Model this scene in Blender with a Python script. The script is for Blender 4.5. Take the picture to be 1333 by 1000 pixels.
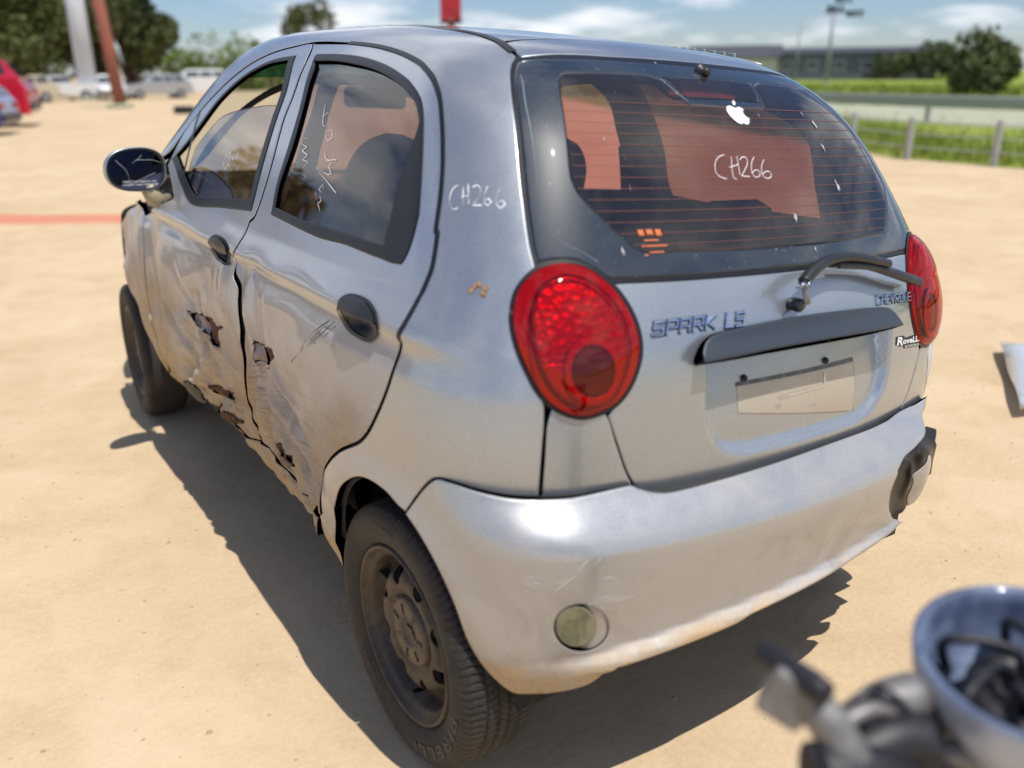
import bpy, bmesh, math, random, json
import numpy as np
from mathutils import Vector, Matrix
from mathutils.geometry import delaunay_2d_cdt
R=math.radians
for o in list(bpy.data.objects): bpy.data.objects.remove(o)
scene=bpy.context.scene; C=scene.collection
rng=np.random.default_rng(7); random.seed(7)

# ------------------------------------------------------------ camera, sky, sun, exposure
cam=bpy.data.objects.new('camera',bpy.data.cameras.new('camera')); C.objects.link(cam)
yaw,pitch,roll=R(-34.2),R(19.9),R(-0.4)
f=Vector((-math.sin(yaw)*math.cos(pitch),math.cos(yaw)*math.cos(pitch),-math.sin(pitch)))
rt=Vector((math.cos(yaw),math.sin(yaw),0)); up=rt.cross(f)
rr=math.cos(roll)*rt+math.sin(roll)*up; uu=-math.sin(roll)*rt+math.cos(roll)*up
M=Matrix((rr,uu,-f)).transposed().to_4x4(); M.translation=Vector((-1.325,-.845,1.345))
cam.matrix_world=M
cam.data.sensor_width=36; cam.data.lens=1115/1333*36
cam.data.clip_start=.05; cam.data.clip_end=6000
cam.data.dof.use_dof=True; cam.data.dof.focus_distance=2.08; cam.data.dof.aperture_fstop=1.7
scene.camera=cam
SUNV=Vector((.07,-.36,1.0)).normalized()      # towards the sun: high, behind the car
w=bpy.data.worlds.new('World'); scene.world=w; w.use_nodes=True
nt=w.node_tree; nt.nodes.clear()
def wn(t,**k):
    n=nt.nodes.new(t)
    for a,b in k.items(): setattr(n,a,b)
    return n
sky=wn('ShaderNodeTexSky',sky_type='NISHITA',sun_disc=False)
sky.sun_elevation=math.asin(SUNV.z); sky.sun_rotation=math.atan2(SUNV.x,SUNV.y)
sky.air_density=1.0; sky.dust_density=.25; sky.ozone_density=3.0
tc=wn('ShaderNodeTexCoord'); sep=wn('ShaderNodeSeparateXYZ'); nt.links.new(tc.outputs['Generated'],sep.inputs[0])
# clouds on a flat layer overhead: direction / (z + small)
az=wn('ShaderNodeMath',operation='MAXIMUM'); nt.links.new(sep.outputs[2],az.inputs[0]); az.inputs[1].default_value=0
ad=wn('ShaderNodeMath',operation='ADD'); nt.links.new(az.outputs[0],ad.inputs[0]); ad.inputs[1].default_value=.16
dv=wn('ShaderNodeVectorMath',operation='DIVIDE'); nt.links.new(tc.outputs['Generated'],dv.inputs[0])
cb=wn('ShaderNodeCombineXYZ'); [nt.links.new(ad.outputs[0],cb.inputs[i]) for i in range(3)]; nt.links.new(cb.outputs[0],dv.inputs[1])
no=wn('ShaderNodeTexNoise'); no.inputs['Scale'].default_value=1.15; no.inputs['Detail'].default_value=8; no.inputs['Roughness'].default_value=.55
nt.links.new(dv.outputs[0],no.inputs['Vector'])
mr=wn('ShaderNodeMapRange'); mr.inputs[1].default_value=.48; mr.inputs[2].default_value=.65; nt.links.new(no.outputs[0],mr.inputs[0])
mx=wn('ShaderNodeMix',data_type='RGBA'); nt.links.new(mr.outputs[0],mx.inputs[0]); tn=wn('ShaderNodeMix',data_type='RGBA',blend_type='MULTIPLY'); tn.inputs[0].default_value=1; tn.inputs[7].default_value=(.92,1.0,1.20,1); nt.links.new(sky.outputs[0],tn.inputs[6]); nt.links.new(tn.outputs[2],mx.inputs[6])
mx.inputs[7].default_value=(11.5,11.8,12.4,1)
bg=wn('ShaderNodeBackground'); bg.inputs[1].default_value=.085; nt.links.new(mx.outputs[2],bg.inputs[0])
wo=wn('ShaderNodeOutputWorld'); nt.links.new(bg.outputs[0],wo.inputs[0])
sun=bpy.data.objects.new('sun',bpy.data.lights.new('sun','SUN')); C.objects.link(sun)
sun.data.energy=4.4; sun.data.angle=R(.53); sun.data.color=(1,.955,.88)
sun.rotation_euler=SUNV.to_track_quat('Z','Y').to_euler()
vs=scene.view_settings; vs.view_transform='Standard'; vs.look='None'; vs.exposure=0.05; vs.gamma=1; vs.use_curve_mapping=False
scene.render.engine='CYCLES'

# ------------------------------------------------------------ materials
def mat(name,base=(.5,.5,.5),rough=.5,metal=0,coat=0,coatr=.05,noise=None,bump=None,spec=.5,emit=None,alpha=None):
    m=bpy.data.materials.new(name); m.use_nodes=True; n=m.node_tree; b=n.nodes['Principled BSDF']
    b.inputs['Base Color'].default_value=(*base,1); b.inputs['Roughness'].default_value=rough
    b.inputs['Metallic'].default_value=metal; b.inputs['Coat Weight'].default_value=coat; b.inputs['Coat Roughness'].default_value=coatr
    b.inputs['Specular IOR Level'].default_value=spec
    g=n.nodes.new('ShaderNodeNewGeometry')
    if noise:
        # list of (scale, low, high, colour, strength)
        prev=None
        for (sc,lo,hi,col,st) in noise:
            t=n.nodes.new('ShaderNodeTexNoise'); t.inputs['Scale'].default_value=sc; t.inputs['Detail'].default_value=6; t.inputs['Roughness'].default_value=.6
            n.links.new(g.outputs['Position'],t.inputs['Vector'])
            r=n.nodes.new('ShaderNodeMapRange'); r.inputs[1].default_value=lo; r.inputs[2].default_value=hi; r.inputs[4].default_value=st; n.links.new(t.outputs[0],r.inputs[0])
            x=n.nodes.new('ShaderNodeMix'); x.data_type='RGBA'; n.links.new(r.outputs[0],x.inputs[0])
            if prev: n.links.new(prev,x.inputs[6])
            else: x.inputs[6].default_value=(*base,1)
            x.inputs[7].default_value=(*col,1); prev=x.outputs[2]
        n.links.new(prev,b.inputs['Base Color'])
    if bump:
        t=n.nodes.new('ShaderNodeTexNoise'); t.inputs['Scale'].default_value=bump[0]; t.inputs['Detail'].default_value=5
        n.links.new(g.outputs['Position'],t.inputs['Vector'])
        u=n.nodes.new('ShaderNodeBump'); u.inputs['Strength'].default_value=bump[1]; u.inputs['Distance'].default_value=bump[2]
        n.links.new(t.outputs[0],u.inputs['Height']); n.links.new(u.outputs[0],b.inputs['Normal'])
    return m
def node(n,t,**k):
    x=n.nodes.new(t)
    for a,b in k.items(): setattr(x,a,b)
    return x
def maprange(n,src,a,b,c=0,d=1):
    r=node(n,'ShaderNodeMapRange'); n.links.new(src,r.inputs[0])
    for i,v in enumerate((a,b,c,d)): r.inputs[i+1].default_value=v
    return r.outputs[0]
def mth(n,op,a,b):
    r=node(n,'ShaderNodeMath',operation=op)
    for i,v in enumerate((a,b)):
        if isinstance(v,(int,float)): r.inputs[i].default_value=v
        else: n.links.new(v,r.inputs[i])
    return r.outputs[0]
def noisetex(n,vec,sc,det=5,ro=.55,dim=None,dist=0):
    t=node(n,'ShaderNodeTexNoise'); t.inputs['Scale'].default_value=sc; t.inputs['Detail'].default_value=det; t.inputs['Roughness'].default_value=ro; t.inputs['Distortion'].default_value=dist
    n.links.new(vec,t.inputs['Vector']); return t.outputs[0]
def mixc(n,fac,a,b):
    x=node(n,'ShaderNodeMix',data_type='RGBA')
    if isinstance(fac,(int,float)): x.inputs[0].default_value=fac
    else: n.links.new(fac,x.inputs[0])
    for i,v in ((6,a),(7,b)):
        if isinstance(v,tuple): x.inputs[i].default_value=(*v,1)
        else: n.links.new(v,x.inputs[i])
    return x.outputs[2]
def paint(name,dust=.25,scr=.3,base=(.43,.47,.525),low=.36,crash=False):
    m=bpy.data.materials.new(name); m.use_nodes=True; n=m.node_tree; b=n.nodes['Principled BSDF']
    g=node(n,'ShaderNodeNewGeometry'); P=g.outputs['Position']; s=node(n,'ShaderNodeSeparateXYZ'); n.links.new(P,s.inputs[0])
    # road dirt low on the body, in blotches
    blot=noisetex(n,P,5,7,.65); fine=noisetex(n,P,60,4,.7)
    h=maprange(n,s.outputs[2],low+.45,low-.12,0,1)
    d=mth(n,'MULTIPLY',h,maprange(n,blot,.30,.68,.35,1.0)); d=mth(n,'MULTIPLY',d,maprange(n,fine,.30,.62,.7,1.0))
    film=maprange(n,blot,.35,.75,0,.05) if not crash else mth(n,'MULTIPLY',maprange(n,s.outputs[2],.90,.62,0,1),maprange(n,blot,.30,.70,.10,.40))  # door film: dust, plus tan of the reflected sand put into the colour
    und=mth(n,'MULTIPLY',maprange(n,s.outputs[2],.398,.368,0,.9),maprange(n,blot,.33,.62,.25,1.0)); d=mth(n,'ADD',mth(n,'ADD',mth(n,'MULTIPLY',d,dust),film),und); dn=node(n,'ShaderNodeClamp'); n.links.new(d,dn.inputs[0]); d=dn.outputs[0]
    # thick caked mud specks at the very bottom
    sp=mth(n,'MULTIPLY',maprange(n,s.outputs[2],.42,.26,0,1),maprange(n,noisetex(n,P,90,3,.8),.52,.66,0,1))
    # scratches: stretched noise
    mp=node(n,'ShaderNodeMapping'); mp.inputs['Scale'].default_value=(30,8,170); mp.inputs['Rotation'].default_value=(.5,.1,.2); n.links.new(P,mp.inputs[0])
    sc=maprange(n,noisetex(n,mp.outputs[0],1,2,.5),.70,.76,0,scr)
    fl=node(n,'ShaderNodeTexVoronoi'); fl.inputs['Scale'].default_value=900; n.links.new(P,fl.inputs['Vector'])
    flake=maprange(n,fl.outputs['Color'],0,1,.80,1.20)
    hs=node(n,'ShaderNodeHueSaturation'); hs.inputs['Color'].default_value=(*base,1); n.links.new(flake,hs.inputs['Value'])
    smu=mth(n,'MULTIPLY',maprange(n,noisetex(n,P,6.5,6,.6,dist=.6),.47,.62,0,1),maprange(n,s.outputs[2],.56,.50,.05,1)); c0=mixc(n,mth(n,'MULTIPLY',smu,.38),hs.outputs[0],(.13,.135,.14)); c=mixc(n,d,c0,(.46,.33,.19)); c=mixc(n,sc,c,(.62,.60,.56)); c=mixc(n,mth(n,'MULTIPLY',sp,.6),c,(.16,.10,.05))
    rough_extra=None
    if crash:
        # rust and ground-in dirt around the tears, streaks dragged across the lower doors
        acc=None
        for (x_,y_,z_,r_) in ((-.68,1.72,.66,.13),(-.69,1.26,.62,.10),(-.68,1.50,.37,.16),(-.68,1.12,.37,.14),(-.69,1.80,.40,.14)):
            v=node(n,'ShaderNodeVectorMath',operation='DISTANCE'); n.links.new(P,v.inputs[0]); v.inputs[1].default_value=(x_,y_,z_)
            q=maprange(n,v.outputs['Value'],r_,r_*.25,0,1); acc=q if acc is None else mth(n,'MAXIMUM',acc,q)
        mp2=node(n,'ShaderNodeMapping'); mp2.inputs['Rotation'].default_value=(-.85,0,0); mp2.inputs['Scale'].default_value=(6,5,42); n.links.new(P,mp2.inputs[0])
        st=noisetex(n,mp2.outputs[0],1.3,7,.7)
        ru=mth(n,'MULTIPLY',acc,maprange(n,mth(n,'ADD',mth(n,'MULTIPLY',st,.6),mth(n,'MULTIPLY',fine,.4)),.47,.60,0,1))
        c=mixc(n,mth(n,'MULTIPLY',ru,.85),c,(.20,.10,.045))
        zone=mth(n,'MULTIPLY',maprange(n,s.outputs[2],.78,.55,0,1),maprange(n,s.outputs[1],2.5,2.2,0,1))
        br=mth(n,'MULTIPLY',zone,maprange(n,st,.52,.70,0,.75)); c=mixc(n,br,c,(.30,.205,.11))
        dk=mth(n,'MULTIPLY',zone,maprange(n,noisetex(n,mp2.outputs[0],3.1,4,.6),.66,.72,0,.5)); c=mixc(n,dk,c,(.10,.085,.07))
    n.links.new(c,b.inputs['Base Color'])
    n.links.new(maprange(n,d,0,.8,.70,.0),b.inputs['Metallic'])
    n.links.new(mth(n,'ADD',maprange(n,d,0,.8,.29,.75),maprange(n,blot,.3,.7,0,.08)),b.inputs['Roughness'])
    n.links.new(maprange(n,d,.05,.7,1,.15),b.inputs['Coat Weight'])
    n.links.new(maprange(n,blot,.3,.7,.05,.13),b.inputs['Coat Roughness'])
    u=node(n,'ShaderNodeBump'); u.inputs['Strength'].default_value=.12; u.inputs['Distance'].default_value=.002; n.links.new(noisetex(n,P,22,3,.5),u.inputs['Height'])
    if crash:
        w_=node(n,'ShaderNodeBump'); w_.inputs['Strength'].default_value=.9; w_.inputs['Distance'].default_value=.011
        n.links.new(mth(n,'MULTIPLY',mth(n,'MULTIPLY',st,zone),maprange(n,s.outputs[1],1.75,1.45,.35,1)),w_.inputs['Height']); n.links.new(u.outputs[0],w_.inputs['Normal']); u=w_
    n.links.new(u.outputs[0],b.inputs['Coat Normal']); n.links.new(u.outputs[0],b.inputs['Normal'])
    return m
def fresnel(n,f0=.045,k=1.0):
    # both faces of a thin pane reflect alike: Schlick on the unsigned angle
    g=node(n,'ShaderNodeNewGeometry');d=node(n,'ShaderNodeVectorMath',operation='DOT_PRODUCT');n.links.new(g.outputs['Incoming'],d.inputs[0]);n.links.new(g.outputs['Normal'],d.inputs[1])
    a=mth(n,'SUBTRACT',1.0,mth(n,'ABSOLUTE',d.outputs['Value'],0));p=mth(n,'POWER',a,5.0)
    return mth(n,'MULTIPLY',mth(n,'ADD',mth(n,'MULTIPLY',p,1-f0),f0),k)
def glassmat(name,tint=(.5,.5,.5),dust=.04,refl=1.0,dustcol=(.6,.55,.48),wave=.0):
    m=bpy.data.materials.new(name); m.use_nodes=True; n=m.node_tree; n.nodes.clear()
    g=node(n,'ShaderNodeNewGeometry'); P=g.outputs['Position']
    tr=node(n,'ShaderNodeBsdfTransparent'); tr.inputs[0].default_value=(*tint,1)
    gl=node(n,'ShaderNodeBsdfGlossy'); gl.inputs['Roughness'].default_value=.006; gl.inputs[0].default_value=(1,1,1,1)
    if wave:
        u=node(n,'ShaderNodeBump'); u.inputs['Strength'].default_value=wave; u.inputs['Distance'].default_value=.004; n.links.new(noisetex(n,P,5,2,.4),u.inputs['Height'])
        n.links.new(u.outputs[0],gl.inputs['Normal'])
    a=node(n,'ShaderNodeMixShader'); n.links.new(fresnel(n,.07,refl),a.inputs[0]); n.links.new(tr.outputs[0],a.inputs[1]); n.links.new(gl.outputs[0],a.inputs[2])
    df=node(n,'ShaderNodeBsdfDiffuse'); df.inputs[0].default_value=(*dustcol,1)
    k=maprange(n,noisetex(n,P,4,8,.65),.35,.75,dust*.35,dust*1.6)
    sp=maprange(n,noisetex(n,P,150,2,.6),.72,.76,0,dust*5)
    b=node(n,'ShaderNodeMixShader'); n.links.new(mth(n,'ADD',k,sp),b.inputs[0]); n.links.new(a.outputs[0],b.inputs[1]); n.links.new(df.outputs[0],b.inputs[2])
    o=node(n,'ShaderNodeOutputMaterial'); n.links.new(b.outputs[0],o.inputs[0]); return m
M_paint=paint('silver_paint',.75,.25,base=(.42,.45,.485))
M_hurt=paint('damaged_silver_paint',1.0,.5,low=.62,crash=True)
M_gate=paint('tailgate_paint',.5,.10,base=(.375,.41,.45),low=.2)
M_black=mat('black_plastic',(.014,.016,.020),.40,noise=[(25,.5,.75,(.045,.045,.045),.5)],bump=(250,.25,.001))
M_strip=mat('grey_black_plastic',(.030,.040,.056),.45,noise=[(14,.5,.85,(.045,.052,.06),.4)],bump=(300,.2,.0006))
M_seal=mat('rubber_seal',(.006,.007,.009),.38,noise=[(18,.55,.8,(.035,.032,.028),.4)])
M_dark=mat('dark_interior',(.018,.017,.018),.85,noise=[(9,.4,.7,(.035,.032,.030),1)])
M_seat=mat('seat_cloth',(.035,.037,.045),.9,noise=[(30,.4,.7,(.055,.055,.06),1)],bump=(400,.3,.001))
M_liner=mat('wheel_well',(.020,.016,.013),.95,noise=[(14,.4,.7,(.06,.042,.028),1)])
M_rust=mat('rusted_steel',(.13,.052,.022),.85,noise=[(40,.38,.62,(.055,.022,.012),1),(90,.55,.7,(.26,.13,.06),.6)],bump=(120,.7,.003))
M_bare=mat('bent_bare_steel',(.26,.26,.28),.45,.6,noise=[(35,.45,.7,(.22,.10,.04),.9)],bump=(70,.4,.003))
M_tyre=mat('tyre_rubber',(.022,.020,.019),.78,noise=[(7,.38,.7,(.060,.044,.032),.75),(60,.5,.75,(.10,.075,.055),.3)],bump=(300,.25,.0006))
M_tyrelet=mat('tyre_lettering_rubber',(.085,.068,.052),.7,noise=[(30,.4,.7,(.05,.04,.032),.8)])
M_rim=mat('dusty_steel_rim',(.034,.029,.025),.48,.25,noise=[(9,.38,.7,(.10,.07,.045),.75),(55,.5,.75,(.18,.13,.085),.4)],bump=(150,.25,.0007))
M_cap=mat('hub_cap_plastic',(.060,.052,.045),.48,.15,noise=[(16,.38,.65,(.17,.12,.075),.8)],bump=(200,.25,.0006))
M_chrome=mat('chrome',(.66,.72,.82),.14,1.0,noise=[(60,.5,.8,(.22,.22,.23),.7)])
M_white=mat('white_paint_marker',(.78,.80,.82),.6)
M_decal=mat('white_sticker',(.80,.82,.84),.45)
M_decalblack=mat('black_sticker',(.012,.012,.014),.4)
M_print=mat('orange_print',(.62,.16,.05),.6)
M_mesh=mat('galvanised_rail',(.36,.38,.38),.5,.6)
M_fog=mat('fog_lens',(.21,.20,.12),.12,coat=1,noise=[(35,.4,.7,(.13,.13,.08),1)],bump=(70,.3,.002))
M_heat=mat('heater_print',(.17,.07,.06),.8)
M_glass_rear=glassmat('tinted_rear_glass',(.52,.24,.215),.030,1.1,wave=.05)
M_frit=None
def fritmat():
    m=mat('black_glass_border',(.010,.020,.034),.4,coat=1,coatr=.02,spec=.3)
    n=m.node_tree; b=n.nodes['Principled BSDF']; g=node(n,'ShaderNodeNewGeometry')
    k=maprange(n,noisetex(n,g.outputs['Position'],5,8,.65),.42,.85,.0,.06); sp=maprange(n,noisetex(n,g.outputs['Position'],160,2,.6),.70,.75,0,.5)
    n.links.new(mixc(n,mth(n,'ADD',k,sp),(.010,.020,.034),(.55,.55,.52)),b.inputs['Base Color']); return m
M_frit=fritmat()
M_glass_side=glassmat('tinted_side_glass',(.36,.22,.18),.006,1.15,wave=.05)
M_glass_front=glassmat('clear_side_glass',(.48,.44,.38),.010,1.3,wave=.05)
M_shield=glassmat('windscreen_glass',(.80,.83,.80),.03)
M_shade=glassmat('green_sun_band',(.10,.34,.28),.02)
M_mirror=mat('mirror_glass',(.20,.20,.26),.02,1.0)
def lensmat(name,col,rough=.04):
    m=bpy.data.materials.new(name); m.use_nodes=True; n=m.node_tree; n.nodes.clear()
    tr=node(n,'ShaderNodeBsdfTransparent'); tr.inputs[0].default_value=(*col,1)
    gl=node(n,'ShaderNodeBsdfGlossy'); gl.inputs['Roughness'].default_value=rough
    g=node(n,'ShaderNodeNewGeometry')
    a=node(n,'ShaderNodeMixShader'); n.links.new(fresnel(n,.045,1.0),a.inputs[0]); n.links.new(tr.outputs[0],a.inputs[1]); n.links.new(gl.outputs[0],a.inputs[2])
    df=node(n,'ShaderNodeBsdfDiffuse'); df.inputs[0].default_value=(.62*col[0]+.05,.45*col[1]+.02,.45*col[2]+.02,1)
    b=node(n,'ShaderNodeMixShader'); n.links.new(maprange(n,noisetex(n,g.outputs['Position'],30,6,.7),.3,.8,.01,.08),b.inputs[0]); n.links.new(a.outputs[0],b.inputs[1]); n.links.new(df.outputs[0],b.inputs[2])
    o=node(n,'ShaderNodeOutputMaterial'); n.links.new(b.outputs[0],o.inputs[0]); return m
M_lens=lensmat('red_lens',(.80,.02,.03),.02)
M_lens2=lensmat('clear_red_lens',(.9,.35,.38),.02)
def facet(name,col,metal,scale,strength):
    m=bpy.data.materials.new(name); m.use_nodes=True; n=m.node_tree; b=n.nodes['Principled BSDF']
    b.inputs['Base Color'].default_value=(*col,1); b.inputs['Metallic'].default_value=metal; b.inputs['Roughness'].default_value=.45
    g=node(n,'ShaderNodeNewGeometry'); v=node(n,'ShaderNodeTexVoronoi'); v.inputs['Scale'].default_value=scale; v.inputs['Randomness'].default_value=.7; n.links.new(g.outputs['Position'],v.inputs['Vector'])
    u=node(n,'ShaderNodeBump'); u.inputs['Strength'].default_value=strength; u.inputs['Distance'].default_value=.006; n.links.new(v.outputs['Distance'],u.inputs['Height']); n.links.new(u.outputs[0],b.inputs['Normal'])
    return m
M_reflector=facet('lamp_reflector',(.55,.32,.32),.5,75,.5)
M_lampred=mat('lamp_red_plastic',(.46,.010,.016),.22,coat=1)
M_lampdark=mat('lamp_dark_red',(.06,.006,.012),.12,coat=1)

# ------------------------------------------------------------ object helpers
def tag(o,label=None,cat=None,group=None,kind=None):
    if label:o['label']=label
    if cat:o['category']=cat
    if group:o['group']=group
    if kind:o['kind']=kind
    return o
def empty(name,loc=(0,0,0),rz=0,parent=None):
    o=bpy.data.objects.new(name,None); o.location=loc; o.rotation_euler=(0,0,rz); o.empty_display_size=.2; C.objects.link(o)
    if parent:o.parent=parent
    return o
def link(name,me,m,parent=None,smooth=True):
    o=bpy.data.objects.new(name,me); C.objects.link(o)
    if m is not None:
        for mm in (m if isinstance(m,(list,tuple)) else [m]): me.materials.append(mm)
    if smooth: me.polygons.foreach_set('use_smooth',[True]*len(me.polygons))
    if parent:o.parent=parent
    return o
RHO,PIT=R(3.3),.004
def tow(V):
    # the body leans on its springs: body frame -> standing frame
    V=np.asarray(V,float); x=V[...,0];y=V[...,1];z=V[...,2]-.3; c,s=math.cos(RHO),math.sin(RHO)
    return np.stack([x*c+z*s,y,-x*s+z*c+.3+PIT*(y-1.6)],-1)
def mk(name,V,F,m,parent=None,body=True,smooth=True,normals=None):
    V=tow(V) if body else np.asarray(V,float)
    me=bpy.data.meshes.new(name); me.from_pydata(V.tolist(),[],[tuple(int(i) for i in f) for f in F]); me.update()
    o=link(name,me,m,parent,smooth)
    if normals is not None:
        N=normals
        if body: N=tow(normals+np.array([0,0,.3]))-tow(np.array([[0,0,.3]])); 
        me.normals_split_custom_set_from_vertices(N.tolist())
    return o
def box(bm,c,s,rot=None,bev=0):
    r=bmesh.ops.create_cube(bm,size=1); vs_=r['verts']
    bmesh.ops.scale(bm,vec=s,verts=vs_)
    if bev:
        es=list({e for v in vs_ for e in v.link_edges}); q=bmesh.ops.bevel(bm,geom=es,offset=bev,segments=2,affect='EDGES',profile=.5); vs_=list({v for f_ in q['faces'] for v in f_.verts}|{v for v in vs_ if v.is_valid})
    if rot is not None: bmesh.ops.rotate(bm,verts=vs_,cent=(0,0,0),matrix=rot)
    bmesh.ops.translate(bm,vec=c,verts=vs_); return vs_
def bmo(name,bm,m,parent=None,body=False,smooth=False,auto=None):
    me=bpy.data.meshes.new(name); bm.to_mesh(me); bm.free()
    if body:
        a=np.empty(len(me.vertices)*3); me.vertices.foreach_get('co',a); a=tow(a.reshape(-1,3)); me.vertices.foreach_set('co',a.ravel()); me.update()
    o=link(name,me,m,parent,smooth); return o
def tubemesh(P,r,seg=8,cap=True):
    P=np.asarray(P,float);n=len(P);r=np.broadcast_to(r,(n,));T=np.gradient(P,axis=0);T/=np.linalg.norm(T,axis=1)[:,None]+1e-12
    a=np.array([0,0,1.]) if abs(T[0,2])<.9 else np.array([1.,0,0]);V=[];F=[]
    for i in range(n):
        b=np.cross(T[i],a);b/=np.linalg.norm(b);a=np.cross(b,T[i])
        for k in range(seg):
            t=2*math.pi*k/seg;V.append(P[i]+r[i]*(math.cos(t)*a+math.sin(t)*b))
    for i in range(n-1):
        for k in range(seg):
            k2=(k+1)%seg;F.append((i*seg+k,i*seg+k2,(i+1)*seg+k2,(i+1)*seg+k))
    if cap:F.append(tuple(range(seg))[::-1]);F.append(tuple((n-1)*seg+k for k in range(seg)))
    return np.array(V),F
def joinm(parts):
    V=[];F=[];n=0
    for v,f_ in parts:
        V.append(np.asarray(v));F+=[tuple(i+n for i in q) for q in f_];n+=len(v)
    return np.vstack(V),F
def lathe(prof,seg,axis='x'):
    # prof: (axial, radius)
    V=[];F=[];n=len(prof)
    for i in range(seg):
        t=2*math.pi*i/seg
        for a,r in prof: V.append((a,r*math.cos(t),r*math.sin(t)) if axis=='x' else (r*math.cos(t),a,r*math.sin(t)) if axis=='y' else (r*math.cos(t),r*math.sin(t),a))
    for i in range(seg):
        j=(i+1)%seg
        for k in range(n-1): F.append((i*n+k,i*n+k+1,j*n+k+1,j*n+k))
    return np.array(V),F
def blob(seed,n,rad,loc,squash=1,amp=.3): 
    bm=bmesh.new(); bmesh.ops.create_icosphere(bm,subdivisions=n,radius=1)
    rg=np.random.default_rng(seed); k=rg.normal(size=(6,3))*2.2; ph=rg.uniform(0,6,6)
    for v in bm.verts:
        p=np.array(v.co); d=1+amp*sum(math.sin(float(k[i]@p)+ph[i]) for i in range(6))/3
        v.co=Vector(p*d*rad*np.array([1,1,squash]))+Vector(loc)
    return bm

# ------------------------------------------------------------ measured body surface
def pl(x,xs,ys):
    # monotone cubic interpolation through the measured section points
    x=np.asarray(x,float);xs=np.array(xs,float);ys=np.array(ys,float)
    h=np.diff(xs);d=np.diff(ys)/h
    m=np.zeros(len(xs));m[0]=d[0];m[-1]=d[-1]
    for i in range(1,len(xs)-1):
        m[i]=0 if d[i-1]*d[i]<=0 else 2*d[i-1]*d[i]/(d[i-1]+d[i])
    i=np.clip(np.searchsorted(xs,x)-1,0,len(xs)-2)
    t=(x-xs[i])/h[i];tc=np.clip(t,0,1)
    v=ys[i]*(2*tc**3-3*tc**2+1)+m[i]*h[i]*(tc**3-2*tc**2+tc)+ys[i+1]*(3*tc**2-2*tc**3)+m[i+1]*h[i]*(tc**3-tc**2)
    return v+np.where(t<0,t*h[0]*m[0],0)+np.where(t>1,(t-1)*h[-1]*m[-1],0)
def sm(a,b,k): return np.maximum(a,b)+np.maximum(k-np.abs(a-b),0)**2/(4*k)
def ss(x,a,b):
    t=np.clip((x-a)/(b-a),0,1);return t*t*(3-2*t)
def ga(x,c,s): return np.exp(-((x-c)/s)**2)
SZ=([.15,.20,.26,.40,.55,.70,.80,.861,.875,.95,1.1,1.25,1.38,1.5],[.63,.672,.700,.724,.736,.739,.728,.7135,.7215,.686,.632,.572,.515,.45])
SZ2=([.15,.20,.26,.40,.55,.70,.80,.852,.868,.95,1.1,1.25,1.38,1.5],[.63,.672,.700,.724,.736,.739,.729,.7175,.7155,.688,.632,.572,.515,.45])
RZ=([.20,.45,.62,.70,.80,.88,.95,1.0,1.1,1.2,1.335,1.38,1.5],[.16,.13,.122,.120,.126,.140,.165,.190,.250,.320,.432,.475,.60])
BZ=([.15,.22,.27,.330,.345,.358,.378,.40,.50,.562,.576,.645,.67,.70],[.14,.105,.080,.058,.033,.034,.0555,.0545,.044,.040,.045,.107,.128,.16])
TZ=([.2,.45,.8,1.2,1.7,2.15,2.5],[1.315,1.378,1.425,1.455,1.460,1.43,1.36])
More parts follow.
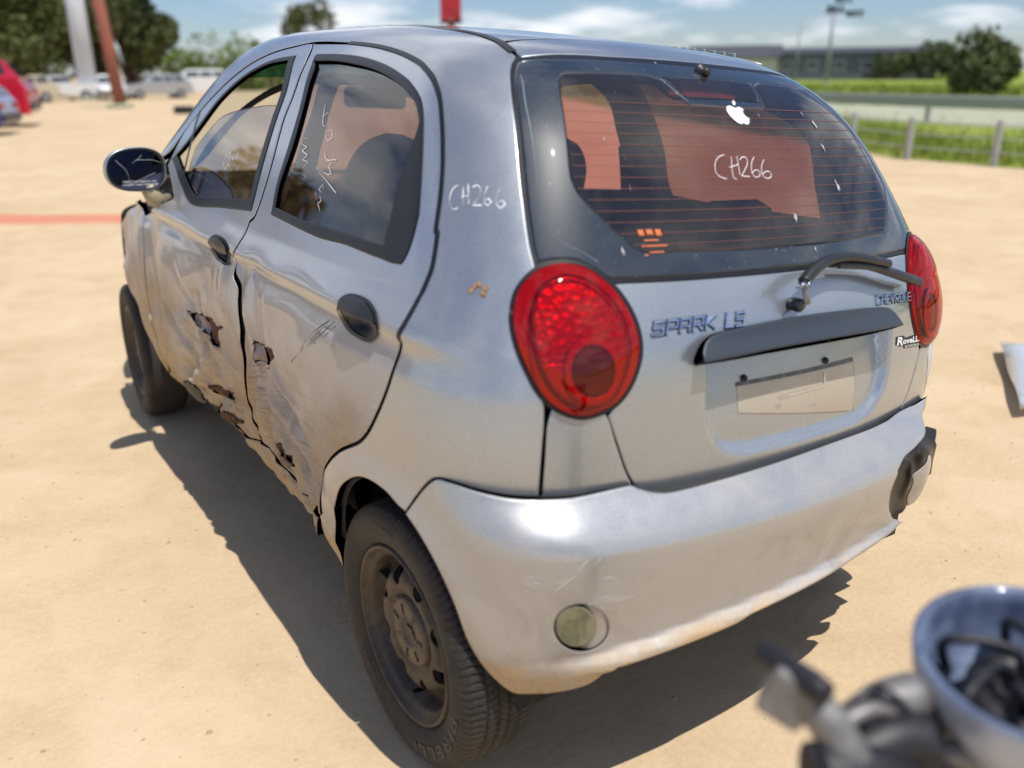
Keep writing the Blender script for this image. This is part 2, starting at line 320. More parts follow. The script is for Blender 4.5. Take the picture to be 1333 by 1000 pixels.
def dent(y,z):
    # crash damage pushed into the left doors: positive is inwards
    d=.030*ga(y,1.33,.40)*ga(z,.52,.20)
    low=1-ss(z,.80,.88)
    # vertical crumple where the two doors meet
    w=y-1.305-.03*np.sin(z*9)
    d=d+low*ga(w,0,.13)*(.010*np.cos(w*50+2*np.sin(z*9))+.006*np.cos(w*110+z*24))*ss(z,.34,.5)
    # diagonal folds over the lower rear door
    a=(z-.52)*.80-(y-1.02)*.60;b=(z-.52)*.60+(y-1.02)*.80
    m=ga(a,.0,.10)*ga(b,-.02,.30)
    d=d+m*(.013*np.abs(np.sin(a*36+2.2*np.sin(b*9)))-.005)*1.8
    m2=ga(a,-.10,.07)*ga(b,-.1,.28);d=d+m2*.009*np.sin(a*75+1.5*np.sin(b*14))
    # sharp pressed creases, each a straight fold between two points
    for y0,z0,y1,z1,w_,k in ((1.22,.70,.88,.40,.026,.013),(1.16,.60,.90,.47,.020,-.009),(1.24,.52,.92,.35,.024,.012),(1.30,.84,1.20,.44,.022,.010),(1.08,.56,.86,.50,.018,-.007),(1.20,.44,1.00,.36,.016,.010),(1.02,.62,.90,.38,.016,.006),
        (2.25,.62,1.55,.40,.030,.014),(2.10,.46,1.45,.33,.022,.010),(1.95,.74,1.52,.44,.028,.012),(1.40,.84,1.46,.40,.024,-.010),(2.30,.78,2.20,.40,.024,.012),(1.80,.60,1.40,.54,.020,-.008),(1.72,.72,1.62,.50,.014,.008),(2.0,.38,1.6,.42,.016,-.007)):
        ey,ez=y1-y0,z1-z0;L=ey*ey+ez*ez;t=np.clip(((y-y0)*ey+(z-z0)*ez)/L,0,1);dd=np.hypot(y-y0-t*ey,z-z0-t*ez)
        d=d+k*np.maximum(0,1-dd/w_)*np.sin(np.pi*np.clip(t*.92+.04,0,1))
    # folds running to the sill on the front door
    a=(z-.45)*.87+(y-1.85)*.42;m=ga(z,.40,.16)*ga(y,1.85,.42)
    d=d+m*(.014*np.sin(a*27+1.2*np.sin(y*7))+.006*np.sin(a*70+2*np.sin(y*11)))
    d=d+.020*ga(y,2.30,.10)*ga(z,.62,.22)
    d=d+.012*ga(a,.17,.05)*ga(y,1.8,.25)
    # ripples under the window line and soft waviness everywhere
    d=d+.0030*ga(z,.885-.03*(y-1.0),.022)*np.sin(y*17+2*np.sin(y*5))*ss(y,.6,.8)*(1-ss(y,2.4,2.7))
    d=d+.0016*np.sin(z*31+1.3*np.sin(y*6.))*np.sin(y*9.+2*z)*ss(y,.55,.9)*low
    d=d+.0010*np.sin(y*23+z*17)*np.sin(z*41-y*8)*ss(y,.55,.9)*low
    # crumpled wing and its top edge
    d=d+ss(y,2.38,2.6)*(.006*np.sin(z*20+y*9)+.004*np.sin(y*27-z*13))
    return d
def side(x,y,z,hurt=True):
    f=ss(y,.30,.52)
    w=pl(z,*SZ)*f+pl(z,*SZ2)*(1-f)
    w=w-.10*np.clip((y-2.4)/.8,0,2)**2-.035*np.clip((.75-y)/.6,0,2)**2
    w=w-.03*np.clip((y-1.6)/1.0,0,2)**2*np.clip((z-.9)/.4,0,1)
    r=np.hypot(y-.50,(z-.235)*.97)
    w=w+.016*ga(r,.325,.045)*ss(z,.2,.3)
    r=np.hypot(y-2.84,(z-.235)*.97)
    w=w+.010*ga(r,.335,.05)*ss(z,.2,.3)
    w=w-.05*ss(-z,-.34,-.26)*ss(y,.85,.95)*(1-ss(y,2.3,2.4))
    if hurt: w=w-np.where(x<0,dent(y,z),0)*ss(y,.50,.62)
    return np.abs(x)-w
def Fbody(x,y,z,hurt=True):
    s=side(x,y,z,hurt)
    r=(pl(z,*RZ)+.22*x*x-y)*np.where(z>.95,.86,.98)
    roof=z-(pl(y,*TZ)-.10*x*x)
    ws=((z-1.43)+(y-2.05)*.70+.05*x*x)*.84
    hood=z-(.95-.28*np.clip(y-2.85,0,2)**1.5)
    top=sm(roof,ws,.10)
    top=np.where(y>2.1,-sm(-top,-sm(hood,(y-3.55),.2),.05),top)
    f=sm(s,r,.20)
    return sm(f,top,.14)
def Fclean(x,y,z): return Fbody(x,y,z,False)
def Fgate(x,y,z):
    # tailgate skin with the recess for the number plate
    f=Fbody(x,y,z,False)
    X=np.abs(x-.02);zz=z-.765
    q=np.maximum(sm((X-.285+.35*np.maximum(-zz,0)**1.3),-(zz+.100),.10),zz-.115)
    return f+(.018+.014*ss(z,.72,.86))*(1-ss(q,-.020,.003))
def Fbump(x,y,z):
    s=side(x,y,z,False)+.004+.045*ss(x,.50,.72)
    zz=z-.075*(x+.40)*(1-ss(z,.46,.55))
    lip=ss(x,-.66,-.45)
    p=pl(zz,*BZ);q=pl(zz,[.15,.22,.27,.40,.50,.562,.585,.645,.67,.70],[.14,.105,.078,.049,.043,.041,.047,.105,.128,.16])
    r=(p*lip+q*(1-lip))+.20*x*x-y
    return sm(s,r,.17)
CY=.75;US=.70;VZ=.80
UC=US*np.pi/2
def uv2ray(u,v):
    u=np.asarray(u,float);v=np.asarray(v,float)
    a=np.maximum(v-VZ,0)/US;th=np.clip(u,0,US*np.pi)/US
    ext=np.maximum(-u,0)+np.maximum(u-US*np.pi,0)
    hx=-np.cos(th);hy=-np.sin(th)
    O=np.stack([0*u,CY+ext,np.minimum(v,VZ)],-1)
    D=np.stack([hx*np.cos(a),hy*np.cos(a),np.sin(a)],-1)
    return O,D
def p2uv(P):
    P=np.asarray(P,float);x,y,z=P[...,0],P[...,1],P[...,2]
    fwd=y>CY
    rho=np.where(fwd,np.abs(x),np.hypot(x,y-CY))
    th=np.arctan2(CY-np.minimum(y,CY),-x)
    u=np.where(fwd,np.where(x<0,-(y-CY),US*np.pi+(y-CY)),US*th)
    v=np.where(z>VZ,VZ+US*np.arctan2(z-VZ,rho),z)
    return np.stack([u,v],-1)
def march(F,O,D,t0,t1,n=70,off=0.):
    O=np.broadcast_to(np.atleast_2d(O),D.shape);N=len(D)
    off=np.broadcast_to(off,(N,))
    G=lambda t,i:F(*(O[i]+D[i]*t[:,None]).T)-off[i]
    al=np.arange(N);t=np.full(N,float(t0));s0=np.sign(G(t,al));hit=np.full(N,np.nan);left=al.copy()
    step=(t1-t0)/n
    for k in range(n):
        if not len(left):break
        tn=t0+step*(k+1);f=G(np.full(len(left),tn),left)
        c=np.sign(f)!=s0[left];new=left[c]
        if len(new):
            a=np.full(len(new),tn-step);b=np.full(len(new),tn)
            for _ in range(20):
                m=(a+b)/2;cc=np.sign(G(m,new))==s0[new];a=np.where(cc,m,a);b=np.where(cc,b,m)
            hit[new]=(a+b)/2
        left=left[~c]
    return hit
def grad(F,P,e=.0015):
    g=np.stack([F(P[:,0]+e*(k==0),P[:,1]+e*(k==1),P[:,2]+e*(k==2))-F(P[:,0]-e*(k==0),P[:,1]-e*(k==1),P[:,2]-e*(k==2)) for k in range(3)],-1)
    return g/np.linalg.norm(g,axis=1)[:,None]

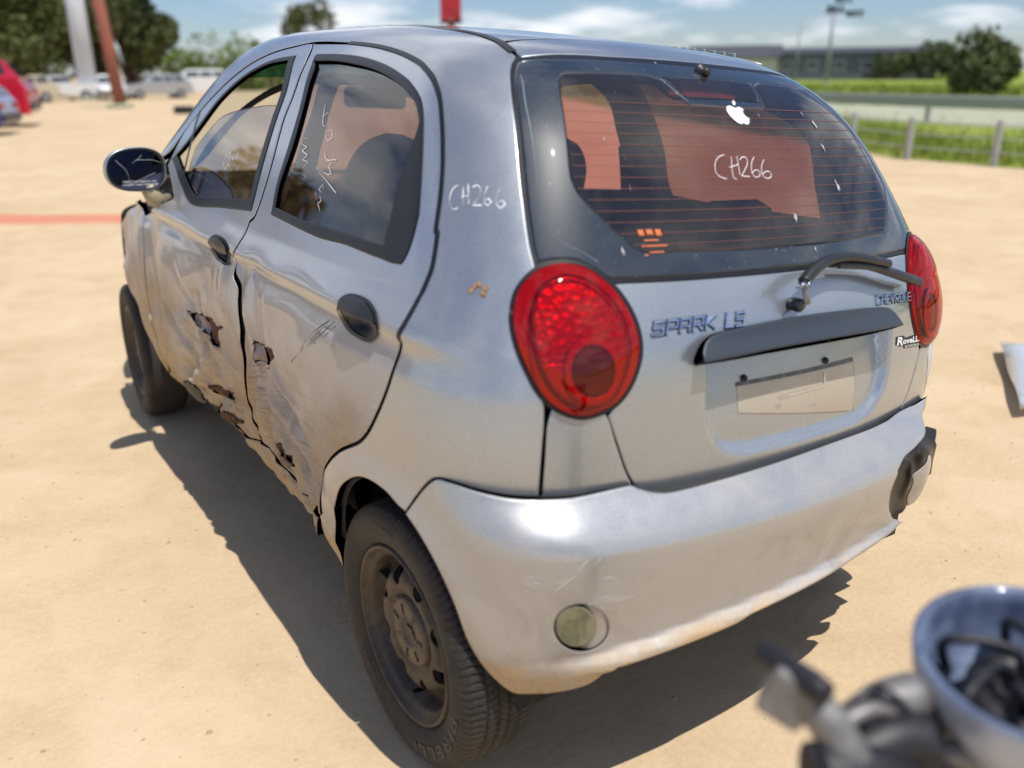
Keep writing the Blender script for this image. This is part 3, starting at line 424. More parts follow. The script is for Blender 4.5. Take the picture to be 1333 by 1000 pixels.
# ------------------------------------------------------------ skin panels cut from the body surface
DATA=json.loads(r'''{"quarter":[[-1.87,1.0005],[-1.75,1.0846],[-1.63,1.1711],[-1.5,1.2823],[-1.38,1.3947],[-1.3,1.4839],[-1.27,1.5258],[-1.15,1.5396],[-0.85,1.5481],[-0.55,1.5494],[-0.3,1.5445],[-0.15,1.5321],[-0.03,1.515],[0.1088,1.4937],[0.1689,1.4811],[0.2731,1.4414],[0.2911,1.4101],[0.3098,1.3807],[0.338,1.342],[0.3951,1.2497],[0.4462,1.1238],[0.4758,1.0437],[0.4903,1.0115],[0.4955,0.9937],[0.521,0.8922],[0.5313,0.8033],[0.5329,0.7647],[0.5315,0.6432],[0.5316,0.6413],[0.4886,0.6425],[0.4393,0.6485],[0.3963,0.6538],[0.3694,0.6497],[0.3402,0.612],[0.3174,0.5697],[0.3017,0.5728],[0.2639,0.585],[0.2097,0.5841],[0.1602,0.5677],[0.0949,0.517],[0.0385,0.4421],[0.0075,0.367],[-0.0033,0.2723],[-0.0046,0.2604],[-0.0378,0.3018],[-0.0671,0.3464],[-0.0761,0.361],[-0.0282,0.4005],[-0.0407,0.4386],[-0.0504,0.477],[0.0108,0.536],[0.0751,0.5879],[0.1545,0.6361],[0.1927,0.6737],[0.2244,0.7221],[0.2469,0.773],[0.2619,0.8247],[0.2702,0.8609],[0.2688,0.8724],[0.2789,0.8926],[0.2896,0.9276],[0.2996,0.9631],[0.3036,0.9903],[0.296,1.0444],[0.29,1.0493],[0.2774,1.1092],[0.2552,1.1711],[0.2164,1.239],[0.167,1.2941],[0.0965,1.3372],[-0.0043,1.3696],[-0.1138,1.3941],[-0.2451,1.4126],[-0.4193,1.4252],[-0.6436,1.4362],[-0.762,1.4234],[-0.8802,1.405],[-0.9918,1.3737],[-1.0973,1.3352],[-1.1871,1.2988],[-1.2973,1.2456],[-1.4357,1.1542],[-1.552,1.0707]],"rear_door":[[-0.4193,1.4252],[-0.2451,1.4126],[-0.1138,1.3941],[-0.0043,1.3696],[0.0965,1.3372],[0.167,1.2941],[0.2164,1.239],[0.2552,1.1711],[0.2774,1.1092],[0.29,1.0493],[0.296,1.0444],[0.3036,0.9903],[0.2996,0.9631],[0.2896,0.9276],[0.2789,0.8926],[0.2688,0.8724],[0.2702,0.8609],[0.2619,0.8247],[0.2469,0.773],[0.2244,0.7221],[0.1927,0.6737],[0.1545,0.6361],[0.0751,0.5879],[0.0108,0.536],[-0.0504,0.477],[-0.0407,0.4386],[-0.0282,0.4005],[-0.0278,0.3895],[-0.1892,0.3643],[-0.2681,0.3635],[-0.3697,0.3816],[-0.4745,0.3904],[-0.5206,0.3929],[-0.567,0.4086],[-0.5967,0.4395],[-0.617,0.4737],[-0.6068,0.524],[-0.593,0.6143],[-0.5851,0.6793],[-0.5815,0.7544],[-0.583,0.8023],[-0.6199,0.8597],[-0.593,0.9164],[-0.5954,0.9589],[-0.5676,0.9829],[-0.5558,1.0979],[-0.5747,1.2258],[-0.5678,1.2984],[-0.5939,1.381],[-0.6574,1.4328]],"rear_win":[[-0.4661,0.9963],[-0.4837,1.0697],[-0.4839,1.162],[-0.4956,1.2566],[-0.5296,1.3489],[-0.554,1.3838],[-0.5486,1.3907],[-0.4205,1.3887],[-0.2851,1.3808],[-0.15,1.3628],[-0.0383,1.3377],[0.0553,1.309],[0.1066,1.2848],[0.1462,1.2485],[0.1815,1.1923],[0.2114,1.1286],[0.2308,1.0747],[0.2316,1.0652],[0.2317,1.0323],[0.2259,1.0032],[0.2152,0.9848],[0.1793,0.9838],[0.1335,0.987],[-0.0152,0.9915],[-0.1797,0.9857]],"rear_glass":[[-0.4497,1.0158],[-0.4617,1.072],[-0.455,1.164],[-0.4688,1.252],[-0.5004,1.3489],[-0.5297,1.3704],[-0.4169,1.3694],[-0.3194,1.3635],[-0.1874,1.3507],[-0.0802,1.3314],[0.0043,1.3087],[0.0757,1.2855],[0.1188,1.2579],[0.1337,1.2382],[0.1339,1.1586],[0.1303,1.1057],[0.133,1.0616],[0.1354,1.0126],[-0.0761,1.0126],[-0.2646,1.0094]],"quarter_trim":[[0.1365,1.2368],[0.1796,1.1711],[0.1998,1.1285],[0.2161,1.0742],[0.2207,1.0564],[0.2087,1.0234],[0.1954,1.0173],[0.1366,1.0171],[0.1335,1.069]],"front_win":[[-0.6034,0.9873],[-0.6129,1.1049],[-0.6221,1.2238],[-0.6262,1.3087],[-0.6867,1.3894],[-0.8143,1.3804],[-0.9105,1.3617],[-1.0075,1.3342],[-1.1105,1.2954],[-1.1993,1.2506],[-1.307,1.1675],[-1.3983,1.1009],[-1.4844,1.0552],[-1.2861,0.9867],[-1.1125,0.9432],[-0.8377,0.9669]],"front_glass":[[-0.626,0.9967],[-0.6312,1.1155],[-0.6382,1.2231],[-0.6533,1.2633],[-0.7626,1.2592],[-0.9389,1.243],[-1.0877,1.2187],[-1.1808,1.173],[-1.2651,1.1094],[-1.2687,1.0489],[-1.261,0.9893],[-1.1139,0.9539]],"front_door":[[-0.6574,1.4328],[-0.5939,1.381],[-0.5678,1.2984],[-0.5747,1.2258],[-0.5558,1.0979],[-0.5676,0.9829],[-0.5954,0.9589],[-0.593,0.9164],[-0.6199,0.8597],[-0.583,0.8023],[-0.5815,0.7544],[-0.5851,0.6793],[-0.593,0.6143],[-0.6068,0.524],[-0.617,0.4737],[-0.5967,0.4395],[-0.567,0.4086],[-0.5206,0.3929],[-0.5215,0.3859],[-0.5732,0.3706],[-0.6335,0.3586],[-0.7103,0.3613],[-0.8274,0.3534],[-1.0008,0.3378],[-1.0064,0.3512],[-1.5758,0.1983],[-1.6183,0.2598],[-1.6028,0.2913],[-1.6096,0.399],[-1.6501,0.494],[-1.6513,0.5964],[-1.6421,0.7388],[-1.6466,0.8184],[-1.6624,0.8401],[-1.3198,0.937],[-1.5182,1.0282],[-1.4357,1.1542],[-1.2973,1.2456],[-1.1871,1.2988],[-1.0973,1.3352],[-0.9918,1.3737],[-0.8802,1.405],[-0.762,1.4234]],"rocker":[[-0.0782,0.3656],[-0.1892,0.3643],[-0.2681,0.3635],[-0.3697,0.3816],[-0.4758,0.3866],[-0.5215,0.3859],[-0.5732,0.3706],[-0.6335,0.3586],[-0.7103,0.3613],[-0.8274,0.3534],[-1.0008,0.3378],[-0.9041,0.3446],[-0.7296,0.3604],[-0.6528,0.3587],[-0.6168,0.337],[-0.5395,0.3304],[-0.6162,0.2303],[-0.4871,0.2268],[-0.1632,0.3278],[-0.085,0.3389],[-0.0732,0.318]],"fender":[[-1.6466,0.8184],[-1.6421,0.7388],[-1.6513,0.5964],[-1.6501,0.494],[-1.6096,0.399],[-1.6028,0.2913],[-1.6157,0.2622],[-1.6355,0.304],[-1.6976,0.3795],[-1.7858,0.4468],[-1.9591,0.4996],[-1.9862,0.5778],[-2.0074,0.5875],[-2.0265,0.5901],[-2.0344,0.6441],[-2.2751,0.6764],[-2.0527,0.7822],[-1.7451,0.8773],[-1.6659,0.8476]],"tear1":[[-1.111,0.6169],[-1.0538,0.6239],[-0.942,0.6434],[-0.8575,0.6504],[-0.8253,0.6426],[-0.7586,0.6446],[-0.7937,0.6309],[-0.815,0.6178],[-0.8077,0.5993],[-0.801,0.5753],[-0.8475,0.5797],[-0.9262,0.5912],[-1.0058,0.5893],[-1.0359,0.6008],[-1.0687,0.6119]],"tear2":[[-0.475,0.6825],[-0.4669,0.6765],[-0.4034,0.6854],[-0.3216,0.6906],[-0.3597,0.6533],[-0.3644,0.6361],[-0.4551,0.625],[-0.4647,0.6305],[-0.474,0.6249],[-0.5308,0.5958],[-0.4758,0.646]],"tear3":[[-1.2588,0.3381],[-1.0878,0.3942],[-1.0612,0.3868],[-1.0399,0.3605],[-0.9986,0.3453],[-1.0329,0.3353],[-1.5752,0.1693],[-1.5819,0.1969]],"tear4":[[-0.9538,0.4208],[-0.9039,0.4318],[-0.8257,0.4363],[-0.7483,0.4407],[-0.7343,0.4281],[-0.7956,0.4191],[-0.8949,0.4025],[-0.9272,0.4017]],"tear5":[[-0.9089,0.3439],[-0.7945,0.3818],[-0.6959,0.3927],[-0.6553,0.3959],[-0.7261,0.3702],[-0.8313,0.3476]],"tear6":[[-0.5215,0.3859],[-0.4437,0.4026],[-0.4071,0.3925],[-0.4322,0.3679],[-0.4747,0.3703]],"tear7":[[-0.4155,0.4231],[-0.3482,0.4397],[-0.2688,0.4366],[-0.264,0.4099],[-0.3414,0.3927],[-0.3787,0.4046]],"tear8":[[-0.5794,0.7],[-0.4793,0.7283],[-0.4756,0.7108],[-0.4855,0.6908],[-0.5354,0.6899]],"glass_half":[[-0.1305,0.9987],[-0.293,0.9984],[-0.4059,0.9994],[-0.4354,1.0005],[-0.4563,1.0155],[-0.4845,1.029],[-0.5219,1.0284],[-0.5455,1.0223],[-0.5427,1.0532],[-0.5267,1.1268],[-0.4925,1.2362],[-0.4578,1.3055],[-0.4316,1.3366],[-0.4066,1.3533],[-0.3599,1.3603],[-0.211,1.366],[-0.0146,1.3664]],"clear_half":[[-0.1229,1.0363],[-0.2471,1.0385],[-0.3503,1.0403],[-0.3738,1.0524],[-0.3887,1.0674],[-0.4038,1.0812],[-0.4306,1.1138],[-0.4436,1.1352],[-0.4445,1.1621],[-0.4179,1.2396],[-0.3894,1.2974],[-0.366,1.3268],[-0.3484,1.3331],[-0.2652,1.3375],[-0.1685,1.3382],[-0.1355,1.3304],[-0.1251,1.3088],[-0.1098,1.2888],[-0.027,1.2873]],"stopwin":[[-0.0724,1.3386],[0.0222,1.3413],[0.1077,1.3332],[0.107,1.3102],[0.0825,1.296],[-0.0671,1.3036],[-0.0875,1.3104]],"gate_half":[[-0.1305,0.9987],[-0.293,0.9984],[-0.4059,0.9994],[-0.4354,1.0005],[-0.4563,1.0155],[-0.4601,1.0153],[-0.4236,0.9809],[-0.4019,0.9315],[-0.4012,0.8818],[-0.4223,0.832],[-0.4548,0.7981],[-0.4671,0.78],[-0.449,0.7319],[-0.428,0.681],[-0.4098,0.6478],[-0.3892,0.6247],[-0.3536,0.6083],[-0.3151,0.6032],[-0.222,0.6065],[-0.0717,0.6132]],"gatetop":[[-0.0015,0.5329],[-0.2038,0.5409],[-0.3543,0.5664],[-0.3955,0.576],[-0.3788,0.6684],[-0.3278,0.6706],[-0.2438,0.6671],[-0.1413,0.6554]],"filler":[[-0.5619,0.8099],[-0.5046,0.8003],[-0.469,0.7835],[-0.449,0.7319],[-0.428,0.681],[-0.4098,0.6478],[-0.4136,0.6421],[-0.5147,0.6409],[-0.5748,0.6412],[-0.5765,0.6431],[-0.5731,0.7647]],"lamp":[[0.5339,1.0219],[0.579,1.0161],[0.628,0.9823],[0.6621,0.9324],[0.6726,0.8814],[0.6594,0.8312],[0.6333,0.7981],[0.5921,0.783],[0.5579,0.7925],[0.5236,0.8201],[0.4986,0.8577],[0.4768,0.8997],[0.4661,0.9376],[0.4692,0.9728],[0.4934,1.0057]],"lamp_inner":[[0.5366,1.0021],[0.5744,0.9976],[0.618,0.9686],[0.6458,0.9257],[0.6535,0.8819],[0.642,0.8363],[0.62,0.8096],[0.591,0.8002],[0.5623,0.8093],[0.5341,0.8347],[0.5137,0.8697],[0.5005,0.9129],[0.4965,0.9522],[0.5069,0.9828]],"lamp_ring":[[0.6329,0.8566],[0.6316,0.8415],[0.626,0.8286],[0.6169,0.8195],[0.6054,0.8153],[0.5931,0.8163],[0.5814,0.8221],[0.5717,0.8319],[0.5649,0.8445],[0.5617,0.8586],[0.5625,0.8727],[0.5673,0.8852],[0.5756,0.8946],[0.5865,0.8998],[0.599,0.9],[0.6113,0.895],[0.622,0.8853],[0.6295,0.8719]],"bumper":[[0.3175,0.5697],[0.3425,0.6144],[0.3737,0.6544],[0.4008,0.6594],[0.4443,0.6563],[0.4929,0.6521],[0.5342,0.6509],[0.5862,0.6495],[0.6723,0.6536],[0.6839,0.6482],[0.7175,0.6382],[0.7505,0.6352],[0.8386,0.6375],[0.9936,0.6423],[1.19,0.6473],[1.3623,0.6478],[1.4277,0.6496],[1.4726,0.6534],[1.5156,0.6551],[1.5687,0.6535],[1.6311,0.6551],[1.5906,0.6392],[1.5614,0.6316],[1.5191,0.604],[1.4505,0.5923],[1.3941,0.5851],[1.3539,0.5694],[1.3427,0.5278],[1.3667,0.4814],[1.4045,0.4368],[1.4237,0.4275],[1.4203,0.4218],[1.3689,0.4149],[1.2505,0.4047],[1.1177,0.3907],[0.9267,0.3733],[0.8888,0.3638],[0.7091,0.3459],[0.6655,0.3418],[0.6335,0.2953],[0.5878,0.2842],[0.5392,0.2833],[0.5148,0.2831],[0.4903,0.3064],[0.4642,0.3377],[0.4426,0.3795],[0.4227,0.4518],[0.3911,0.5089],[0.3526,0.5459],[0.3179,0.5668]],"liner_px":[[1.3919,0.4392],[1.3624,0.4829],[1.3389,0.529],[1.3512,0.5701],[1.393,0.5869],[1.4485,0.5943],[1.5188,0.6057],[1.5521,0.6083],[1.5666,0.5995],[1.5504,0.5773],[1.5576,0.5373],[1.5708,0.4864],[1.5411,0.4708],[1.4968,0.4797],[1.4771,0.436],[1.4553,0.4297],[1.4302,0.4318]],"flap_px":[[1.3887,0.5509],[1.4271,0.5706],[1.4669,0.5827],[1.4914,0.5793],[1.4957,0.5636],[1.5165,0.5178],[1.5228,0.4881],[1.494,0.4658],[1.4689,0.4457],[1.4486,0.4404],[1.4256,0.4758],[1.4114,0.5182]],"liner":[[1.5858,0.6387],[1.517,0.603],[1.3994,0.5854],[1.3406,0.5238],[1.3967,0.4356],[1.4522,0.4258]],"fog_out":[[0.6477,0.4156],[0.6458,0.3965],[0.6376,0.3828],[0.6245,0.3763],[0.609,0.377],[0.5936,0.3846],[0.5806,0.398],[0.5718,0.4155],[0.5682,0.4349],[0.5703,0.4537],[0.5777,0.469],[0.5893,0.4782],[0.6036,0.4795],[0.6187,0.4723],[0.6325,0.4574],[0.6429,0.4373]],"fog":[[0.6297,0.4236],[0.6284,0.4063],[0.6224,0.3933],[0.6126,0.3862],[0.6009,0.3858],[0.5891,0.3918],[0.579,0.4034],[0.572,0.4189],[0.5692,0.4365],[0.5707,0.4534],[0.5764,0.4673],[0.5853,0.4759],[0.5963,0.4777],[0.6079,0.4721],[0.6184,0.4599],[0.6261,0.4428]],"strip":[[-0.3007,0.8664],[-0.2963,0.8831],[-0.2751,0.9006],[-0.2481,0.908],[-0.1933,0.9132],[-0.0412,0.92],[0.1423,0.9156],[0.2531,0.9065],[0.2816,0.8947],[0.2958,0.8694],[0.0376,0.8753],[-0.127,0.8746],[-0.233,0.8699]],"screws":[[-0.1489,0.806],[0.0909,0.8091],[0.0313,0.8762],[-0.0113,0.8554],[-0.0433,0.9391]],"plate":[[-0.1701,0.8008],[-0.1653,0.7897],[-0.0655,0.7878],[0.0762,0.7879],[0.194,0.7971],[0.1921,0.8021]],"plateside":[[-0.1684,0.7954],[-0.1673,0.7336],[-0.1302,0.7365],[-0.0593,0.754],[0.0094,0.7437],[0.0889,0.7124],[0.2036,0.6793],[0.1937,0.7942]],"spark":[[-0.3778,0.9098],[-0.2377,0.9133],[-0.3737,0.9299]],"ls":[[-0.2193,0.9119],[-0.1693,0.9122],[-0.2158,0.933]],"chev":[[0.2428,0.9104],[0.4228,0.8993],[0.2444,0.9261]],"rov":[[0.3295,0.8041],[0.4618,0.7914],[0.326,0.8309]],"apple":[[-0.0116,1.2878],[-0.0131,1.2611],[0.0193,1.2631],[0.0362,1.2796],[0.0109,1.2962]],"decal":[[-0.3542,1.0759],[-0.3101,1.0783],[-0.3586,1.0465],[-0.3171,1.0519]],"washer":[[0.041,1.3683]],"handle_r":[[0.0532,0.877],[0.0554,0.8929],[0.0776,0.9053],[0.1151,0.9101],[0.1535,0.9072],[0.1898,0.8934],[0.2039,0.8763],[0.2001,0.8632],[0.1737,0.8404],[0.135,0.8377],[0.0852,0.8414],[0.0447,0.8571]],"handle_r_cut":[[0.0561,0.8723],[0.2043,0.8745]],"handle_f":[[-0.8172,0.8778],[-0.7959,0.8902],[-0.7631,0.8969],[-0.706,0.8932],[-0.6616,0.8791],[-0.688,0.8516],[-0.6886,0.8333],[-0.7134,0.8323],[-0.7857,0.8355],[-0.834,0.8528]],"handle_f_cut":[[-0.8417,0.8579],[-0.7002,0.8556]],"divider":[[-1.3292,1.2282],[-1.3251,1.1819],[-1.3075,1.1219],[-1.294,1.0544],[-1.2785,0.9874]],"glass_scratch":[[-0.4314,1.3246],[-0.4598,1.2769],[-0.4769,1.2316],[-0.4955,1.171],[-0.5092,1.1173],[-0.5122,1.0806],[-0.497,1.0576],[-0.4711,1.0437],[-0.4476,1.0286]],"splash":[[0.2526,1.2599],[0.2368,1.212],[0.2284,1.1362],[0.0431,1.0858],[0.0739,1.0264],[-0.3943,1.0432],[-0.3557,1.2218],[-0.1062,1.3644],[0.0691,1.2721],[0.2283,1.278]],"scuffs":[[[0.0168,0.8417],[-0.0222,0.81],[-0.0855,0.768],[-0.1939,0.7002]],[[0.003,0.8423],[-0.0403,0.8082],[-0.1032,0.761]],[[-0.0064,0.8384],[-0.0494,0.8121],[-0.1013,0.7765],[-0.1268,0.7448]],[[0.0254,0.8346],[-0.0075,0.8066]],[[-0.0187,0.8223],[0.0158,0.8233]],[[-0.0461,0.8069],[-0.0121,0.8032]],[[-0.0776,0.7848],[-0.0497,0.7795]]],"pen_glass":[[[0.953,1.3154],[0.9277,1.3076],[0.9076,1.2903],[0.9005,1.2676],[0.9111,1.2558],[0.9346,1.2519]],[[0.9794,1.3122],[0.9675,1.2826],[0.9614,1.2574],[0.973,1.2538]],[[0.9586,1.2837],[0.998,1.2935]],[[1.0044,1.3156],[0.998,1.2935],[0.991,1.2663]],[[1.0106,1.306],[1.0236,1.313],[1.0372,1.3154],[1.0452,1.3111],[1.043,1.3028],[1.0311,1.2906],[1.013,1.2763],[0.9967,1.264]],[[0.9967,1.264],[1.0105,1.2637],[1.0302,1.2636]],[[1.0818,1.3166],[1.0645,1.3052],[1.0524,1.2913],[1.0455,1.2775],[1.0474,1.2658],[1.0587,1.2624],[1.0735,1.2671],[1.0803,1.2753],[1.0737,1.2816],[1.0572,1.2795],[1.0438,1.272]],[[1.1222,1.3091],[1.1056,1.2982],[1.0933,1.2853],[1.0871,1.2717],[1.0919,1.2625],[1.1055,1.2597],[1.122,1.2631],[1.1294,1.2711],[1.1229,1.2777],[1.1049,1.277],[1.089,1.2698]]],"pen_pillar":[[[0.3125,1.1293],[0.3033,1.1226],[0.3022,1.1062],[0.3105,1.0904],[0.3198,1.087],[0.3274,1.0903]],[[0.3243,1.1287],[0.3361,1.0969]],[[0.327,1.1092],[0.3414,1.1126]],[[0.3341,1.1326],[0.3472,1.0989]],[[0.3455,1.1272],[0.3535,1.132],[0.3632,1.1245],[0.361,1.106],[0.356,1.0967],[0.3737,1.0982]],[[0.3748,1.1318],[0.3737,1.1152],[0.379,1.1015],[0.386,1.099],[0.3903,1.1054],[0.3836,1.1113],[0.378,1.1075]],[[0.3991,1.1293],[0.397,1.1155],[0.3996,1.1036],[0.4098,1.0966],[0.4168,1.1035],[0.4103,1.11],[0.4016,1.1058]]],"pen_side":[[[-0.36,1.2736],[-0.3529,1.2558],[-0.3366,1.2304],[-0.3145,1.2236],[-0.3028,1.237],[-0.3286,1.254],[-0.345,1.2457]],[[-0.3057,1.2136],[-0.2767,1.2177],[-0.2579,1.2033],[-0.2761,1.1945],[-0.2996,1.2036],[-0.307,1.2151]],[[-0.274,1.192],[-0.2758,1.171],[-0.2472,1.1522],[-0.2114,1.155],[-0.2252,1.172]],[[-0.2472,1.1522],[-0.1974,1.1561]],[[-0.2192,1.1492],[-0.2268,1.1382],[-0.1999,1.1251],[-0.2156,1.121],[-0.3006,1.1319],[-0.2356,1.1139],[-0.1461,1.087]],[[-0.3881,1.1905],[-0.4242,1.1938],[-0.4157,1.1778],[-0.3789,1.1719],[-0.4033,1.162],[-0.3607,1.1541],[-0.3814,1.1415],[-0.3438,1.1391],[-0.3661,1.1234],[-0.3354,1.1207],[-0.3507,1.1083],[-0.3295,1.1048]],[[-0.2242,1.0993],[-0.2391,1.0846],[-0.2156,1.0793],[-0.2205,1.0944]],[[-0.2538,1.0777],[-0.2369,1.0637],[-0.2223,1.0707],[-0.2093,1.0617],[-0.2238,1.0547],[-0.1998,1.0394]]],"pen_front":[[[-0.9431,1.1204],[-0.9236,1.0915]],[[-0.9131,1.1226],[-0.8938,1.0939]],[[-0.8825,1.1214],[-0.8646,1.0963]],[[-0.8473,1.1273],[-0.8444,1.1032]],[[-0.9499,1.0894],[-0.9095,1.0692],[-0.8968,1.0904],[-0.8578,1.0705],[-0.8407,1.0904],[-0.8013,1.0757],[-0.8033,1.0936]]],"pen_scratch":[[[0.5677,0.511],[0.5868,0.5327],[0.6261,0.5647]],[[0.6124,0.4782],[0.6468,0.4752],[0.6836,0.4769]],[[0.6147,0.4797],[0.6414,0.4804],[0.6695,0.4833]],[[0.6263,0.4849],[0.6508,0.4902]],[[0.5694,0.5241],[0.595,0.548],[0.6076,0.5651]],[[0.6286,0.525],[0.6433,0.5245],[0.6542,0.5126]],[[0.5247,0.5375],[0.547,0.5335]],[[0.5249,0.531],[0.5473,0.5238]],[[0.5273,0.5236],[0.5431,0.5169]]],"heat_z":[1.28,1.059],"wiper":[[-0.1022,0.1166,0.9539],[-0.0765,0.1192,0.9617],[-0.0498,0.1297,0.9842],[0.0014,0.142,1.0079],[0.061,0.1492,1.0193],[0.1376,0.151,1.0165],[0.2482,0.1495,0.9969]],"blade":[[0.0795,0.1535,1.0051],[0.1969,0.1543,0.9936],[0.292,0.1528,0.971],[0.399,0.1615,0.9433]],"rust":[[0.3923,0.9601],[0.3988,0.9666],[0.4049,0.9698],[0.4129,0.96],[0.4172,0.9651],[0.416,0.9568],[0.4247,0.9991],[0.4314,0.9871]],"mirror":[-0.7438,2.15,1.0193]}''')
def catmull(P,closed=True,step=.006,corner=48):
    P=np.asarray(P,float);n=len(P);keep=[]
    out=[]
    def ang(i):
        a=P[i]-P[i-1];b=P[(i+1)%n]-P[i]
        la,lb=np.linalg.norm(a),np.linalg.norm(b)
        if la<1e-6 or lb<1e-6:return 0
        return math.degrees(math.acos(max(-1,min(1,float(a@b)/(la*lb)))))
    cr=[ang(i)>corner if (closed or 0<i<n-1) else True for i in range(n)]
    for i in range(n if closed else n-1):
        p1,p2=P[i],P[(i+1)%n];p0=P[i-1] if not cr[i] else p1-(p2-p1);p3=P[(i+2)%n] if not cr[(i+1)%n] else p2+(p2-p1)
        L=np.linalg.norm(p2-p1);m=max(1,int(round(L/step)))
        # limit tangents so that uneven spacing does not overshoot
        m1=(p2-p0)/2;m2=(p3-p1)/2
        for q in (m1,m2):
            l=np.linalg.norm(q)
            if l>L: q*=L/l
        for k in range(m):
            t=k/m;out.append(p1*(2*t**3-3*t**2+1)+m1*(t**3-2*t**2+t)+p2*(3*t**2-2*t**3)+m2*(t**3-t**2))
    if not closed: out.append(P[-1])
    return np.array(out)
def area(P): x,y=P[:,0],P[:,1];return .5*np.sum(x*np.roll(y,-1)-np.roll(x,-1)*y)
def inside(Q,P):
    x,y=Q[:,0],Q[:,1];c=np.zeros(len(Q),bool);a=P;b=np.roll(P,-1,0)
    for (x1,y1),(x2,y2) in zip(a,b):
        if y1==y2:continue
        k=((y1>y)!=(y2>y))&(x<(x2-x1)*(y-y1)/(y2-y1)+x1);c^=k
    return c
def dist(Q,P,closed=True):
    d=np.full(len(Q),1e9);a=P;b=np.roll(P,-1,0)
    if not closed:a,b=a[:-1],b[:-1]
    for p,q in zip(a,b):
        e=q-p;L=e@e
        if L<1e-14:continue
        t=np.clip(((Q-p)@e)/L,0,1);r=Q-(p+t[:,None]*e);d=np.minimum(d,np.einsum('ij,ij->i',r,r))
    return np.sqrt(d)
def inset(P,d):
    if area(P)<0:P=P[::-1]
    e=np.roll(P,-1,0)-np.roll(P,1,0);e/=np.linalg.norm(e,axis=1)[:,None]+1e-12
    return P+d*np.stack([-e[:,1],e[:,0]],-1)
def clean(P,tol=.0015):
    out=[P[0]]
    for p in P[1:]:
        if np.linalg.norm(p-out[-1])>tol:out.append(p)
    if np.linalg.norm(out[0]-out[-1])<tol:out.pop()
    return np.array(out)
def place(uv,mode,F,off=0.):
    uv=np.asarray(uv,float)
    if mode=='wrap':
        O,D=uv2ray(uv[:,0],uv[:,1]);t0,t1=.03,2.4
    elif mode=='rear': O=np.c_[uv[:,0],np.full(len(uv),-.5),uv[:,1]];D=np.tile([0,1.,0],(len(uv),1));t0,t1=0,1.9
    elif mode=='top': O=np.c_[uv,np.full(len(uv),1.9)];D=np.tile([0,0,-1.],(len(uv),1));t0,t1=0,1.5
    elif mode=='front': O=np.c_[uv[:,0],np.full(len(uv),4.),uv[:,1]];D=np.tile([0,-1.,0],(len(uv),1));t0,t1=0,2.5
    t=march(F,O,D,t0,t1,80,off)
    if np.isnan(t).any():
        ok=~np.isnan(t);bad=np.where(~ok)[0]
        for b in bad: t[b]=t[ok][np.argmin(((uv[ok]-uv[b])**2).sum(1))]
    return O+D*t[:,None]
